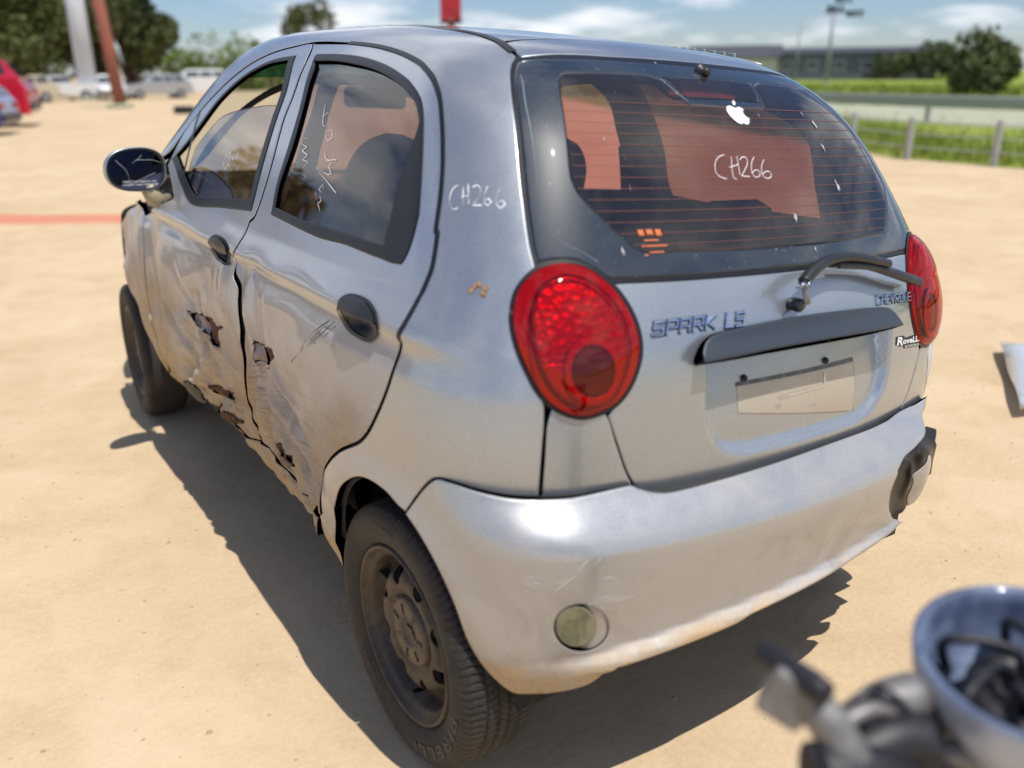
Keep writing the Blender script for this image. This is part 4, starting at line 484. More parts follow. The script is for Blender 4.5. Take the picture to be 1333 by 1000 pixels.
def panel(name,uv,m,parent,mode='wrap',F=Fbody,off=0.,gap=.002,grid=.014,holes=(),depth=.012,rim=.0015,closed_smooth=True,offf=None,mirror=False,corner=48,step=.006,sharp=False):
    outl=clean(catmull(uv,True,step,corner) if closed_smooth else np.asarray(uv,float),.0012)
    outl=inset(outl,gap) if gap else (outl if area(outl)>0 else outl[::-1])
    hs=[clean(catmull(h,True,step*.8,corner if not sharp else 20),.001) for h in holes]
    hs=[h if area(h)>0 else h[::-1] for h in hs]
    lo,hi=outl.min(0),outl.max(0);gx=np.arange(lo[0],hi[0],grid);gy=np.arange(lo[1],hi[1],grid*.866)
    G=np.array([(x+(grid/2 if j%2 else 0),y) for j,y in enumerate(gy) for x in gx])
    G=G[inside(G,outl)];G=G[dist(G,outl)>grid*.55]
    for h in hs:
        G=G[~inside(G,h)];G=G[dist(G,h)>grid*.4]
    # an extra ring just inside every edge gives the pressed lip somewhere to bend
    rings=[outl]+hs; ringin=[inset(outl,.0035)]+[inset(h,-.003) for h in hs]
    pts=[];edges=[];loops=[]
    for r_ in rings:
        s=len(pts);pts+=r_.tolist();loops.append((s,len(r_)));edges+=[(s+i,s+(i+1)%len(r_)) for i in range(len(r_))]
    nb=len(pts)
    for r_ in ringin: 
        k=dist(r_,outl)>.0025
        pts+=r_[k&inside(r_,outl)].tolist()
    pts+=G.tolist()
    res=delaunay_2d_cdt([Vector(p) for p in pts],edges,[],0,1e-5)
    V2=np.array([tuple(v) for v in res[0]]);T=np.array([tuple(f_) for f_ in res[2] if len(f_)==3])
    cen=V2[T].mean(1);k=inside(cen,outl)
    for h in hs:k&=~inside(cen,h)
    T=T[k]
    orig=res[3];o2n={}
    for i,l in enumerate(orig):
        for j in l:o2n[j]=i
    offs=np.broadcast_to(off,(len(V2),)).copy()
    if offf is not None: offs=offs+offf(V2,hs)
    P=place(V2,mode,F,offs);N=grad(F,P)
    if offf is not None:
        # true normals from the finished triangles
        N=vnorm(P,T,N)
    # orientation
    a,b,c=P[T[:,0]],P[T[:,1]],P[T[:,2]];fn=np.cross(b-a,c-a)
    flip=(fn*N[T].mean(1)).sum(1)<0;T[flip]=T[flip][:,::-1]
    F_=[tuple(t) for t in T];Vl=[P];Nl=[N.copy()];n0=len(P)
    side_n=np.zeros_like(N)
    for (s,n) in loops:
        idx=[o2n.get(s+i) for i in range(n)];idx=[i for i in idx if i is not None]
        Q=P[idx];NN=N[idx];tan=np.roll(Q,-1,0)-np.roll(Q,1,0);tan/=np.linalg.norm(tan,axis=1)[:,None]+1e-12
        ow=np.cross(tan,NN)
        # outward test against a neighbour interior direction
        if mode: pass
        sgn=1 if s==0 else -1
        # decide using centroid of adjacent triangle
        adj={}
        for t_ in T:
            for v_ in t_: adj.setdefault(v_,t_)
        tt=[P[adj[i]].mean(0)-P[i] if i in adj else np.zeros(3) for i in idx]
        sg=-np.sign(np.einsum('ij,ij->i',ow,np.array(tt)).sum());ow*=sg
        Vl[0][idx]=Q-NN*rim
        m_=NN*.62+ow*.78;m_/=np.linalg.norm(m_,axis=1)[:,None];Nl[0][idx]=m_
        b0=sum(len(v) for v in Vl);Vl.append(Q-NN*rim*1.0+ow*.0002);Nl.append(ow*.96-NN*.1);b1=b0+len(idx);Vl.append(Q-NN*depth);Nl.append(ow)
        L=len(idx)
        for i in range(L):
            j=(i+1)%L
            q1=(idx[i],idx[j],b0+j,b0+i);q2=(b0+i,b0+j,b1+j,b1+i)
            if sg<0:q1=q1[::-1];q2=q2[::-1]
            F_.append(q2)
            F_.append(q1)
    V=np.vstack(Vl);NA=np.vstack(Nl);NA/=np.linalg.norm(NA,axis=1)[:,None]+1e-12
    if mirror:
        V=V*[-1,1,1];NA=NA*[-1,1,1];F_=[q[::-1] for q in F_]
    return mk(name,V,F_,m,parent,normals=NA)
def vnorm(P,T,Nref):
    a,b,c=P[T[:,0]],P[T[:,1]],P[T[:,2]];fn=np.cross(b-a,c-a);s=np.sign((fn*Nref[T].mean(1)).sum(1));fn*=s[:,None]
    N=np.zeros_like(P)
    for k in range(3): np.add.at(N,T[:,k],fn)
    return N/(np.linalg.norm(N,axis=1)[:,None]+1e-15)
def ribbon(name,uv,wd,m,parent,mode='wrap',F=Fbody,off=.0006,closed=False,smooth=True,step=.006,body=True,mirror=False,taper=False):
    """strokes: one or several polylines laid on the surface as flat bands"""
    lines=uv if isinstance(uv[0][0],(list,tuple,np.ndarray)) else [uv];VV=[];FF=[];NN=[];n=0
    for L in lines:
        P=catmull(L,closed,step,75) if smooth else np.asarray(L,float)
        if len(P)<2:continue
        e=np.gradient(P,axis=0) if not closed else (np.roll(P,-1,0)-np.roll(P,1,0));e/=np.linalg.norm(e,axis=1)[:,None]+1e-12;q=np.stack([-e[:,1],e[:,0]],-1)
        ww=np.full(len(P),wd/2.)
        if taper: ww=ww*(.55+.45*np.sin(np.linspace(0,1,len(P))*7+n))
        A=place(P+q*ww[:,None],mode,F,off);B_=place(P-q*ww[:,None],mode,F,off);V=np.vstack([A,B_]);N=grad(F,V)
        m_=len(P)
        for i in range(m_ if closed else m_-1):
            j=(i+1)%m_;qd=(n+i,n+j,n+m_+j,n+m_+i)
            fn=np.cross(A[j]-A[i],B_[i]-A[i])
            FF.append(qd if fn@N[i]>0 else qd[::-1])
        VV.append(V);NN.append(N);n+=len(V)
    V=np.vstack(VV);N=np.vstack(NN)
    if mirror:V=V*[-1,1,1];N=N*[-1,1,1];FF=[q[::-1] for q in FF]
    return mk(name,V,FF,m,parent,normals=N,body=body)
def sym(h):
    h=np.array(h,float);return np.vstack([h,(h*[-1,1])[::-1]])
D=DATA

BOWL_CENTRE=[-0.5093, -0.56, 0.795]
# ============================================================ THE PLACE
def groundmat():
    m=bpy.data.materials.new('dry_sand'); m.use_nodes=True; n=m.node_tree; b=n.nodes['Principled BSDF']
    g=node(n,'ShaderNodeNewGeometry');P=g.outputs['Position']
    c=mixc(n,maprange(n,noisetex(n,P,.55,6,.6),.35,.68),(.515,.39,.24),(.59,.46,.30))
    c=mixc(n,maprange(n,noisetex(n,P,3.2,6,.65),.45,.72,0,.65),c,(.43,.30,.165)); c=mixc(n,maprange(n,noisetex(n,P,1.1,5,.7,dist=1.0),.50,.66,0,.45),c,(.64,.51,.34))
    c=mixc(n,maprange(n,noisetex(n,P,60,4,.7),.40,.70,0,.35),c,(.68,.53,.36))
    c=mixc(n,maprange(n,noisetex(n,P,210,2,.6),.66,.70,0,.6),c,(.30,.20,.12))
    # reddish soil drag mark across the yard
    s=node(n,'ShaderNodeSeparateXYZ');n.links.new(P,s.inputs[0])
    w1=mth(n,'ADD',mth(n,'ADD',s.outputs[1],mth(n,'MULTIPLY',s.outputs[0],.72)),mth(n,'MULTIPLY',noisetex(n,P,.8,3,.5),.5))
    band=mth(n,'MULTIPLY',maprange(n,w1,8.55,8.8),maprange(n,w1,9.5,9.25)); band=mth(n,'MULTIPLY',band,maprange(n,s.outputs[0],1.6,.6))
    c=mixc(n,mth(n,'MULTIPLY',band,.75),c,(.56,.17,.10))
    # tyre ruts: pairs of pressed, lugged bands crossing the yard
    rut=None
    for (ang,off_,wd_) in ((.12,-1.75,.085),(.12,-3.2,.085),(.95,-4.6,.10),(.95,-6.1,.10),(-.45,5.2,.10),(-.45,6.7,.10)):
        ca,sa=math.cos(ang),math.sin(ang)
        q=mth(n,'ADD',mth(n,'MULTIPLY',s.outputs[0],ca),mth(n,'MULTIPLY',s.outputs[1],-sa)); q=mth(n,'ADD',q,mth(n,'MULTIPLY',noisetex(n,P,.35,2,.5),.5))
        k=mth(n,'ABSOLUTE',mth(n,'SUBTRACT',q,off_+.25),0); k=maprange(n,k,wd_*1.2,wd_*.7)
        l=mth(n,'ADD',mth(n,'MULTIPLY',s.outputs[0],sa),mth(n,'MULTIPLY',s.outputs[1],ca)); lug=mth(n,'SINE',mth(n,'MULTIPLY',l,95.0),0)
        k=mth(n,'MULTIPLY',k,mth(n,'ADD',mth(n,'MULTIPLY',lug,.25),.75)); rut=k if rut is None else mth(n,'MAXIMUM',rut,k)
    rut=mth(n,'MULTIPLY',rut,maprange(n,noisetex(n,P,.9,4,.6),.42,.60,.0,1))
    c=mixc(n,mth(n,'MULTIPLY',rut,.30),c,(.44,.32,.19))
    n.links.new(c,b.inputs['Base Color']);b.inputs['Roughness'].default_value=.95;b.inputs['Specular IOR Level'].default_value=.15
    u=node(n,'ShaderNodeBump');u.inputs['Strength'].default_value=.5;u.inputs['Distance'].default_value=.03
    n.links.new(mth(n,'ADD',mth(n,'ADD',mth(n,'SUBTRACT',noisetex(n,P,2.2,8,.62),mth(n,'MULTIPLY',rut,.30)),mth(n,'MULTIPLY',noisetex(n,P,.5,3,.5),2.5)),mth(n,'MULTIPLY',noisetex(n,P,45,4,.6),.10)),u.inputs['Height']);n.links.new(u.outputs[0],b.inputs['Normal']);return m
def sheet(name,pts,z,m,kind='structure'):
    me=bpy.data.meshes.new(name);me.from_pydata([(x,y,z) for x,y in pts],[],[tuple(range(len(pts)))]);me.update()
    o=link(name,me,m,smooth=False);return tag(o,kind=kind)
M_sand=groundmat()
sheet('ground',[(-3500,-3500),(3500,-3500),(3500,3500),(-3500,3500)],0,M_sand)
M_grass=mat('grass_field',(.20,.27,.045),.95,noise=[(.25,.4,.65,(.30,.33,.08),1),(2.5,.45,.7,(.14,.20,.03),.7)],bump=(8,.6,.1),spec=.1)
M_blade=mat('grass_blades',(.21,.29,.045),.9,noise=[(1.2,.4,.65,(.33,.35,.09),1)],spec=.1)
M_road=mat('gravel_road_surface',(.33,.34,.24),.95,noise=[(.6,.4,.7,(.40,.40,.28),1)])
sheet('field',[(12.1,-60),(12.0,5.6),(12.1,7.6),(13.6,10.2),(22,26),(48,70),(180,330),(3000,2600),(3000,-3000),(14,-3000)],.004,M_grass)
sheet('far_road',[(20.6,-90),(21.5,10.6),(22.6,18.5),(40,52),(47,50),(33,20),(31.5,-90)],.008,M_road)
# long grass at the field edge
def curve3(P,step=.01):
    P=np.asarray(P,float);out=[]
    for i in range(len(P)-1):
        p1,p2=P[i],P[i+1];p0_=P[i-1] if i else p1;p3=P[i+2] if i+2<len(P) else p2;m=max(2,int(np.linalg.norm(p2-p1)/step))
        for k in range(m):
            t=k/m;out.append(.5*(2*p1+(p2-p0_)*t+(2*p0_-5*p1+4*p2-p3)*t*t+(3*p1-p0_-3*p2+p3)*t**3))
    out.append(P[-1]);return np.array(out)
def tufts(name,n,area_,hmin,hmax,wd):
    V=[];F_=[];k=0
    for i in range(n):
        x,y=area_(); h=rng.uniform(hmin,hmax);a=rng.uniform(0,6.28);lean=rng.normal(size=2)*h*.3;q=np.array([math.cos(a),math.sin(a)])*wd
        V+= [(x-q[0],y-q[1],.0),(x+q[0],y+q[1],.0),(x+q[0]*.6+lean[0]*.4,y+q[1]*.6+lean[1]*.4,h*.6),(x+lean[0],y+lean[1],h)];F_+=[(k,k+1,k+2),(k,k+2,k+3)];k+=4
    o=mk(name,V,F_,M_blade,body=False,smooth=False);return o
def ar1():
    y=rng.uniform(-6,26);x0=12.1+max(0,(y-7.6))*.55
    return x0+abs(rng.normal())*2.2,y
tag(tufts('long_grass',16000,ar1,.06,.28,.012),kind='stuff',label='bright green grass growing along the sand edge')
def ar2():
    return rng.uniform(32,70),rng.uniform(5,70)
tag(tufts('field_grass',9000,ar2,.2,.6,.09),kind='stuff',label='yellow green grass on the far field')
# pebbles and clods near the car
V=[];F_=[];k=0
for i in range(5200):
    x=rng.uniform(-4,5);y=rng.uniform(-.6,9);r_=rng.uniform(.002,.007)*(1.6 if rng.random()<.05 else 1);a=rng.uniform(0,6.28)
    P=[(r_*math.cos(a+t),r_*math.sin(a+t)*.8,0) for t in (0,1.57,3.14,4.71)]
    V+=[(x+p[0],y+p[1],0) for p in P]+[(x+r_*.2,y,r_*.7)];F_+=[(k+j,k+(j+1)%4,k+4) for j in range(4)];k+=5
tag(mk('loose_gravel',V,F_,mat('small_stones',(.38,.26,.16),.95,noise=[(60,.4,.6,(.52,.38,.25),1)]),body=False,smooth=False),kind='stuff')
# ---- trees
M_bark=mat('bark',(.10,.075,.05),.95,noise=[(6,.4,.7,(.16,.13,.09),1)])
def leafmat(name,a,b):
    m=bpy.data.materials.new(name);m.use_nodes=True;n=m.node_tree;p=n.nodes['Principled BSDF'];g=node(n,'ShaderNodeNewGeometry')
    c=mixc(n,maprange(n,noisetex(n,g.outputs['Position'],1.3,5,.6),.35,.65),a,b);n.links.new(c,p.inputs['Base Color']);p.inputs['Roughness'].default_value=.75
    p.inputs['Specular IOR Level'].default_value=.2;return m
L_dark=leafmat('dark_leaves',(.055,.080,.032),(.13,.145,.055));L_olive=leafmat('olive_leaves',(.055,.075,.022),(.12,.13,.04));L_bright=leafmat('bright_leaves',(.09,.15,.025),(.19,.24,.05));L_brown=leafmat('dry_leaves',(.17,.11,.04),(.28,.19,.07))
def tree(name,loc,h,rad,lm,label,cat='tree',group=None,n=1800,leaf=.35,trunk=.35,seed=0,squash=1.,lobes=9,base=.0):
    t=empty(name,loc);tag(t,label,cat,group);rg=np.random.default_rng(seed+11)
    ch=h*(1-trunk);cz=h*trunk+ch*.5
    cl=[(rg.normal(size=3)*[rad*.45,rad*.45,ch*.25]+[0,0,cz],rad*rg.uniform(.35,.62)) for _ in range(lobes)]
    parts=[]
    if trunk>0:
        parts.append(tubemesh([(0,0,0),(.05*rad,.0,h*trunk*.6),(0,.05*rad,h*trunk),(0,0,cz)],[rad*.10,rad*.07,rad*.06,rad*.02],8))
        for c,r_ in cl: parts.append(tubemesh([(0,0,h*trunk*.9),tuple((c+[0,0,h*trunk])/2),tuple(c)],[rad*.045,rad*.03,rad*.01],5))
        V,F_=joinm(parts);mk('trunk',V,F_,M_bark,t,body=False)
    V=[];F_=[];k=0
    for i in range(n):
        c,r_=cl[i%len(cl)];d=rg.normal(size=3);d/=np.linalg.norm(d);p=c+d*r_*rg.uniform(.55,1.08)*[1,1,squash]
        p[2]=max(p[2],base+.05)
        a=rg.normal(size=3);a/=np.linalg.norm(a);b=np.cross(a,rg.normal(size=3));b/=np.linalg.norm(b);s=leaf*rg.uniform(.5,1.2)
        V+=[p-a*s*.5,p+b*s*.32,p+a*s*.5,p-b*s*.32];F_.append((k,k+1,k+2,k+3));k+=4
    mk('crown',V,F_,lm,t,body=False,smooth=False);return t
tree('broadleaf_tree',(14.6,77,0),13,3.4,L_dark,'tall dark tree behind the parked cars, right of the reddish pole','tree',n=14400,leaf=.6,seed=1,trunk=.03,lobes=22)
tree('broadleaf_tree',(11.6,79,0),12,2.6,L_dark,'dark tree standing just behind the reddish leaning pole','tree',n=10400,leaf=.6,seed=2,trunk=.03,lobes=16)
tree('broadleaf_tree',(4.0,72,0),12,5.6,L_olive,'olive green tree at the left edge beyond the red car','tree',n=11250,leaf=.6,seed=3,trunk=.03,lobes=18)
tree('broadleaf_tree',(8.0,80,0),12,4.4,L_dark,'dark green tree left of the pale steel mast','tree',n=9750,leaf=.6,seed=4,trunk=.03,lobes=16)
tree('slender_tree',(43.2,110.5,0),10.2,2.9,L_olive,'lone rounded tree above the front of the car roof','tree',n=1800,leaf=.6,seed=5,trunk=.35)
tree('slender_tree',(38.6,112,0),6.6,1.3,L_olive,'small thin tree left of the lone rounded tree','tree',n=700,leaf=.5,seed=6,trunk=.3)
for i,(x,y,h,r_) in enumerate([(21.5,86,3.6,3.2),(25.5,85,3.0,3.0),(29.5,88,3.2,3.4),(33.5,92,2.6,3.0)]):
    tree('bush',(x,y,0),h,r_,L_bright,['bright green bush next to the dark trees','second bright bush from the dark trees','third bright bush, behind the car windscreen pillar','fourth bright bush, behind the roof of the car'][i],'bush',group='bright bushes along the yard edge',n=1500,leaf=.45,seed=20+i,trunk=0,base=0)
tree('bush',(44.6,24.2,0),2.3,1.9,L_dark,'big dark round bush on the green field at right','bush',n=4200,leaf=.40,seed=31,trunk=.05,lobes=14)
for i,(x,y) in enumerate([(133,86),(135,83),(137,80.5),(140,73),(144,66)]):
    tree('hedge_tree',(x,y,0),[5.2,5.6,5.0,3.2,3.0][i],3.0,L_dark,'low dark tree '+['right beside the long shed','second from the end of the long shed','third from the end of the long shed','behind the big dark bush','rightmost on the far skyline'][i],'tree',group='low trees on the far right skyline',n=900,leaf=.7,seed=40+i,trunk=.1)
# trees the side windows mirror (they stand ahead of the car on its left)
for i,(x,y,h,r_) in enumerate([(-9.5,28,6.4,2.4),(-14.5,30,4.4,1.6),(-19,32,6.0,2.6),(-26,31,5.2,2.4),(-6.6,33,4.4,1.8)]):
    tree('yard_tree',(x,y,0),h,r_,[L_brown,L_dark,L_dark,L_olive,L_brown][i],['tall tree with brownish leaves','small dark tree with a bare stem','broad dark tree','olive tree farthest to the left','low brownish tree'][i]+' left of the car, mirrored in its windows','tree',group='trees left of the car seen in its windows',n=2600,leaf=.42,seed=60+i,trunk=.35)
# ---- poles and masts
def pole(name,pts,r_,m,label,cat='pole',extra=None):
    t=empty(name,pts[0]);tag(t,label,cat);P=np.array(pts)-np.array(pts[0]);V,F_=tubemesh(P,r_,12);mk('shaft',V,F_,m,t,body=False)
    V,F_=tubemesh([(0,0,-.05),(0,0,.18),(0,0,.19)],[r_*2.2,r_*2.2,r_*1.2] if np.isscalar(r_) else [.3,.3,.1],12);mk('footing',V,F_,M_road,t,body=False)
    if extra:extra(t,P)
    return t
M_redpole=mat('faded_red_steel',(.32,.09,.055),.6,noise=[(3,.4,.7,(.22,.10,.06),1)])
M_red=mat('red_sign_paint',(.42,.02,.03),.4,noise=[(2,.45,.7,(.20,.015,.02),1)])
M_pale=mat('pale_steel',(.55,.57,.62),.5)
pole('steel_pole',[(7.13,43.4,0),(7.0,43.4,2.6),(6.6,43.4,8.5)],.27,M_redpole,'reddish brown steel pole leaning left near the parked cars')
pole('steel_mast',[(8.35,58.3,0),(8.35,58.3,10)],.52,M_pale,'wide pale grey mast between the two dark trees')
def signtop(t,P):
    bm=bmesh.new();box(bm,(0,0,5.6),(.88,.30,4.2),Matrix.Rotation(R(-34),3,'Z'),.04);bmo('sign_board',bm,M_red,t)
    bm=bmesh.new();box(bm,(0,0,3.45),(.94,.36,.10),Matrix.Rotation(R(-34),3,'Z'),.02);bmo('board_frame',bm,M_seal,t)
pole('sign_pylon',[(19.05,33.6,0),(19.05,33.6,3.6)],.16,M_redpole,'dark red sign pylon rising above the car roof','sign',signtop)
def mast(t,P):
    for k,(dx,dy,z_) in enumerate([(0,0,8.0),(1.25,-1.7,7.3),(.5,-.6,8.8)]):
        for j in range(3):
            bm=bmesh.new();box(bm,(dx+.35*j-.3,dy-.5*j+.4,z_),(.55,.30,.55),Matrix.Rotation(R(20*j),3,'Z'),.05);bmo('floodlight',bm,M_seal,t)
    V,F_=tubemesh([(-.6,.7,7.6),(1.9,-2.5,7.6)],.10,6);mk('cross_arm',V,F_,M_seal,t,body=False)
pole('floodlight_mast',[(87.0,64.7,0),(87.0,64.7,7.9)],.20,mat('grey_mast',(.30,.32,.36),.6),'tall floodlight mast far away above the long shed','mast',mast)
pole('floodlight_mast',[(84.6,67.2,0),(84.6,67.2,6.8)],.10,bpy.data.materials['grey_mast'],'thin second mast left of the floodlight mast','mast')
# ---- fence along the grass
M_post=mat('pale_fence_post',(.42,.42,.40),.8)
fx=lambda y:12.0+max(0,(y-7.6))*.55
fe=empty('wire_fence',(12,6,0));tag(fe,'low post and wire fence between the sand and the green grass','fence')
ys=[-2.6,-1.2,.2,1.6,3.0,4.4,5.95,7.35,8.9,10.6,12.6,15,18,22]
for y_ in ys:
    bm=bmesh.new();box(bm,(fx(y_)-12,y_-6,.33),(.08,.08,.66),bev=.01);bmo('post',bm,M_post,fe)
for h in (.2,.4,.6):
    V,F_=tubemesh([(fx(y_)-12-.05,y_-6,h) for y_ in ys],.010,5);mk('wire',V,F_,M_post,fe,body=False)
# guard rail along the road
gr=empty('guard_rail',(22,12,0));tag(gr,'long pale guard rail beside the far road','guard rail')
P=[(20.5,-20),(21.2,8),(21.9,13),(23.4,19),(27,27),(33,38)]
for i,(x,y) in enumerate(P):
    bm=bmesh.new();box(bm,(x-22,y-12,.36),(.12,.12,.72));bmo('post',bm,M_post,gr)
V=[];F_=[]
for i,(x,y) in enumerate(P):
    for z_,d in ((.42,0),(.50,.05),(.58,0),(.66,.05),(.74,0)):V.append((x-22-.08-d,y-12,z_))
for i in range(len(P)-1):
    for k in range(4):F_.append((i*5+k,i*5+k+1,(i+1)*5+k+1,(i+1)*5+k))
mk('rail',V,F_,M_post,gr,body=False)
# ---- buildings
M_roofb=mat('dark_roof_sheet',(.055,.06,.075),.6);M_wallb=mat('pale_plaster',(.58,.56,.52),.9);M_walld=mat('blue_grey_cladding',(.13,.145,.18),.8)
def building(name,label,loc,rz,L,W,H,rh,wm,nw,door=True):
    t=empty(name,loc,rz);tag(t,label,'building')
    for nm,c,s in (('wall',(0,-W/2,H/2),(L,.2,H)),('wall',(0,W/2,H/2),(L,.2,H)),('wall',(-L/2,0,H/2),(.2,W-.4,H)),('wall',(L/2,0,H/2),(.2,W-.4,H))):
        bm=bmesh.new();box(bm,c,s);bmo(nm,bm,wm,t)
    e=.6;V=[(-L/2-e,-W/2-e,H-.05),(L/2+e,-W/2-e,H-.05),(L/2+e,W/2+e,H-.05),(-L/2-e,W/2+e,H-.05),(-L/2-e,0,H+rh),(L/2+e,0,H+rh)]
    V=V+[(x,y,z_+.15) for x,y,z_ in V]
    F_=[(0,1,5,4),(3,4,5,2),(6,10,11,7),(9,8,11,10),(0,4,10,6),(4,3,9,10),(1,7,11,5),(5,11,8,2),(0,6,7,1),(3,2,8,9)]
    mk('roof',V,F_,M_roofb,t,body=False,smooth=False)
    for i in range(nw):
        x=-L/2+L*(i+.5)/nw
        f_=empty('window',(x,-W/2-.12,H*.55),parent=t)
        for c,s in (((0,0,.75),(1.9,.12,.12)),((0,0,-.75),(1.9,.12,.12)),((-.9,0,0),(.12,.12,1.4)),((.9,0,0),(.12,.12,1.4))):
            bm=bmesh.new();box(bm,c,s);bmo('frame',bm,M_pale,f_)
        bm=bmesh.new();box(bm,(0,.05,0),(1.7,.03,1.4));bmo('pane',bm,M_frit,f_)
    if door:
        bm=bmesh.new();box(bm,(L*.12,-W/2-.13,1.1),(2.4,.08,2.2));bmo('door',bm,M_roofb,t)
building('long_shed','long blue grey shed with a dark roof on the far skyline',(137,97,0),R(-52.5),26,9,4.3,.9,M_walld,6)
building('low_building','pale walled building with a dark roof, left end of the far skyline',(124,112,0),R(-52.5),15,9,3.7,2.0,M_wallb,4)
building('red_roof_house','low house with a red roof mirrored low in the rear side window',(-30,46,0),R(38),22,8,3.0,1.6,M_wallb,5)
bpy.data.objects['red_roof_house'].children
for ch in bpy.data.objects['red_roof_house'].children:
    if ch.name.startswith('roof'): ch.data.materials[0]=mat('red_roof_tiles',(.30,.07,.045),.8)
# ---- parked vehicles
M_tw=mat('vehicle_tyre',(.02,.02,.02),.8);M_hub=mat('vehicle_hubcap',(.45,.46,.48),.4,.6);M_vg=mat('vehicle_glass',(.02,.025,.03),.06,coat=1)
def vehicle(name,label,cat,loc,rz,bodym,L=4.2,W=1.72,H=1.48,style='hatch',group=None,second=None):
    t=empty(name,loc,rz);tag(t,label,cat,group)
    # side profile (x along the length, z up): shell lofted over width stations
    hatch=[(-.5,.32),(-.5,.62),(-.485,.80),(-.44,.88),(-.36,.98)] if False else None
    if style=='suv': low=[(-.50,.30),(-.50,.72),(-.47,.92),(-.30,1.0),(.42,1.0),(.49,.92),(.50,.55),(.50,.30)];top_=[(-.30,1.0),(-.19,1.36),(-.14,1.45),(.38,1.45),(.43,1.38),(.47,1.0)]
    elif style=='bakkie': low=[(-.50,.32),(-.50,.70),(-.47,.88),(-.26,.98),(.10,.98),(.50,.95),(.50,.40),(.50,.32)];top_=[(-.26,.98),(-.15,1.36),(-.11,1.42),(.05,1.42),(.09,1.36),(.11,.98)]
    else: low=[(-.50,.26),(-.50,.60),(-.47,.80),(-.28,.95),(.46,.98),(.495,.80),(.50,.50),(.495,.26)];top_=[(-.28,.95),(-.12,1.36),(-.05,1.45),(.30,1.44),(.38,1.36),(.47,.98)]
    sc=H/1.48
    def loft(pr,w0,w1,zr):
        V=[];n=len(pr)
        for s in (-1,-.93,.93,1):
            for (x,z_) in pr:
                k=(z_-zr[0])/(zr[1]-zr[0]);wd=w0+(w1-w0)*k;ins=.035 if abs(s)==1 else 0
                cx=np.mean([p[0] for p in pr]);cz=np.mean([p[1] for p in pr])
                V.append(((x+(cx-x)*ins)*L,s*wd/2,(z_+(cz-z_)*ins*1.4)*sc))
        F_=[]
        for i in range(3):
            for k in range(n):F_.append((i*n+k,i*n+(k+1)%n,(i+1)*n+(k+1)%n,(i+1)*n+k))
        F_+= [tuple(range(n))[::-1],tuple(3*n+k for k in range(n))];return V,F_
    V,F_=loft(low,W*.98,W,(.26,1.0));o=mk('body',V,F_,bodym,t,body=False,smooth=False);
    V,F_=loft(top_,W*.95,W*.74,(.95,1.45));mk('roof',V,F_,second or bodym,t,body=False,smooth=False)
    # side windows
    x0,x1=top_[1][0],top_[-2][0];zt=1.34;zb=1.02
    cuts=np.linspace(x0+.02,x1-.0,4 if style!='bakkie' else 2)
    for s in (-1,1):
        for a,b in zip(cuts[:-1],cuts[1:]):
            yy=lambda z_:s*(W*.95+(W*.74-W*.95)*(z_-.95)/.5)/2+s*.004
            q=[(a+.012-(.045 if a==cuts[0] else 0),zb),(b-.008+(.02 if b==cuts[-1] else 0),zb),(b-.008,zt),(a+.012,zt)]
            V=[(x*L,yy(z_),z_*sc) for x,z_ in q]+[(x*L,yy(z_)-s*.02,z_*sc) for x,z_ in q]
            mk('side_window',V,[(0,1,2,3),(4,7,6,5),(0,4,5,1),(1,5,6,2),(2,6,7,3),(3,7,4,0)],M_vg,t,body=False,smooth=False)
    # windscreen and rear glass
    for (p,q,nm) in ((top_[0],top_[1],'windscreen'),(top_[-1],top_[-2],'rear_window')):
        a=np.array(p)*.88+np.array(q)*.12;b=np.array(p)*.12+np.array(q)*.88;nx=-.006 if nm=='windscreen' else .006
        V=[((a[0]+nx)*L,-W*.42,a[1]*sc+.01),((a[0]+nx)*L,W*.42,a[1]*sc+.01),((b[0]+nx)*L,W*.34,b[1]*sc+.01),((b[0]+nx)*L,-W*.34,b[1]*sc+.01)]
        V+=[(x-(nx*3),y,z_-.02) for x,y,z_ in V];mk(nm,V,[(0,1,2,3),(7,6,5,4),(0,4,5,1),(1,5,6,2),(2,6,7,3),(3,7,4,0)],M_vg,t,body=False,smooth=False)
    rw=.31 if style!='hatch' else .285
    for x in (-.32*L,.31*L):
        for s in (-1,1):
            w_=empty('wheel',(x,s*(W/2-.07),rw),parent=t)
            V,F_=lathe([(-.10,rw*.6),(-.105,rw*.9),(-.08,rw),(.08,rw),(.105,rw*.9),(.10,rw*.6)],28,'y');mk('tyre',V,F_,M_tw,w_,body=False)
            V,F_=lathe([(s*.06,rw*.6),(s*.085,rw*.5),(s*.07,rw*.2),(s*.08,0)],20,'y');mk('rim',V,F_,M_hub,w_,body=False)
    for s in (-1,1):
        for x,m_,nm in ((-.50,M_pale,'headlight'),(.50,M_red,'tail_light')):
            bm=bmesh.new();box(bm,(x*L,s*W*.38,.70*sc),(.05,.26,.15),bev=.015);bmo(nm,bm,m_,t)
    [bmo('bumper',(lambda b_:(box(b_,(k*L,0,.42*sc),(.08,W*.9,.20),bev=.03),b_)[1])(bmesh.new()),M_seal,t) for k in (-.505,.505)]
    return t
M_vred=mat('red_car_paint',(.50,.012,.035),.25,coat=1);M_vblue=mat('blue_car_paint',(.02,.035,.20),.25,coat=1);M_vwhite=mat('white_car_paint',(.72,.73,.74),.25,coat=1);M_vsil=mat('silver_car_paint',(.42,.44,.47),.3,.6,coat=1);M_vbeige=mat('beige_car_paint',(.50,.45,.34),.35,coat=1)
vehicle('parked_car','bright red hatchback parked at the left edge, its tail towards the right','car',(-.1,29.5,0),R(-14),M_vred,H=1.95,L=4.4,W=2.0)
vehicle('parked_car','dark blue hatchback half hidden in front of the red one','car',(-1.0,25.5,0),R(-20),M_vblue,H=1.45)
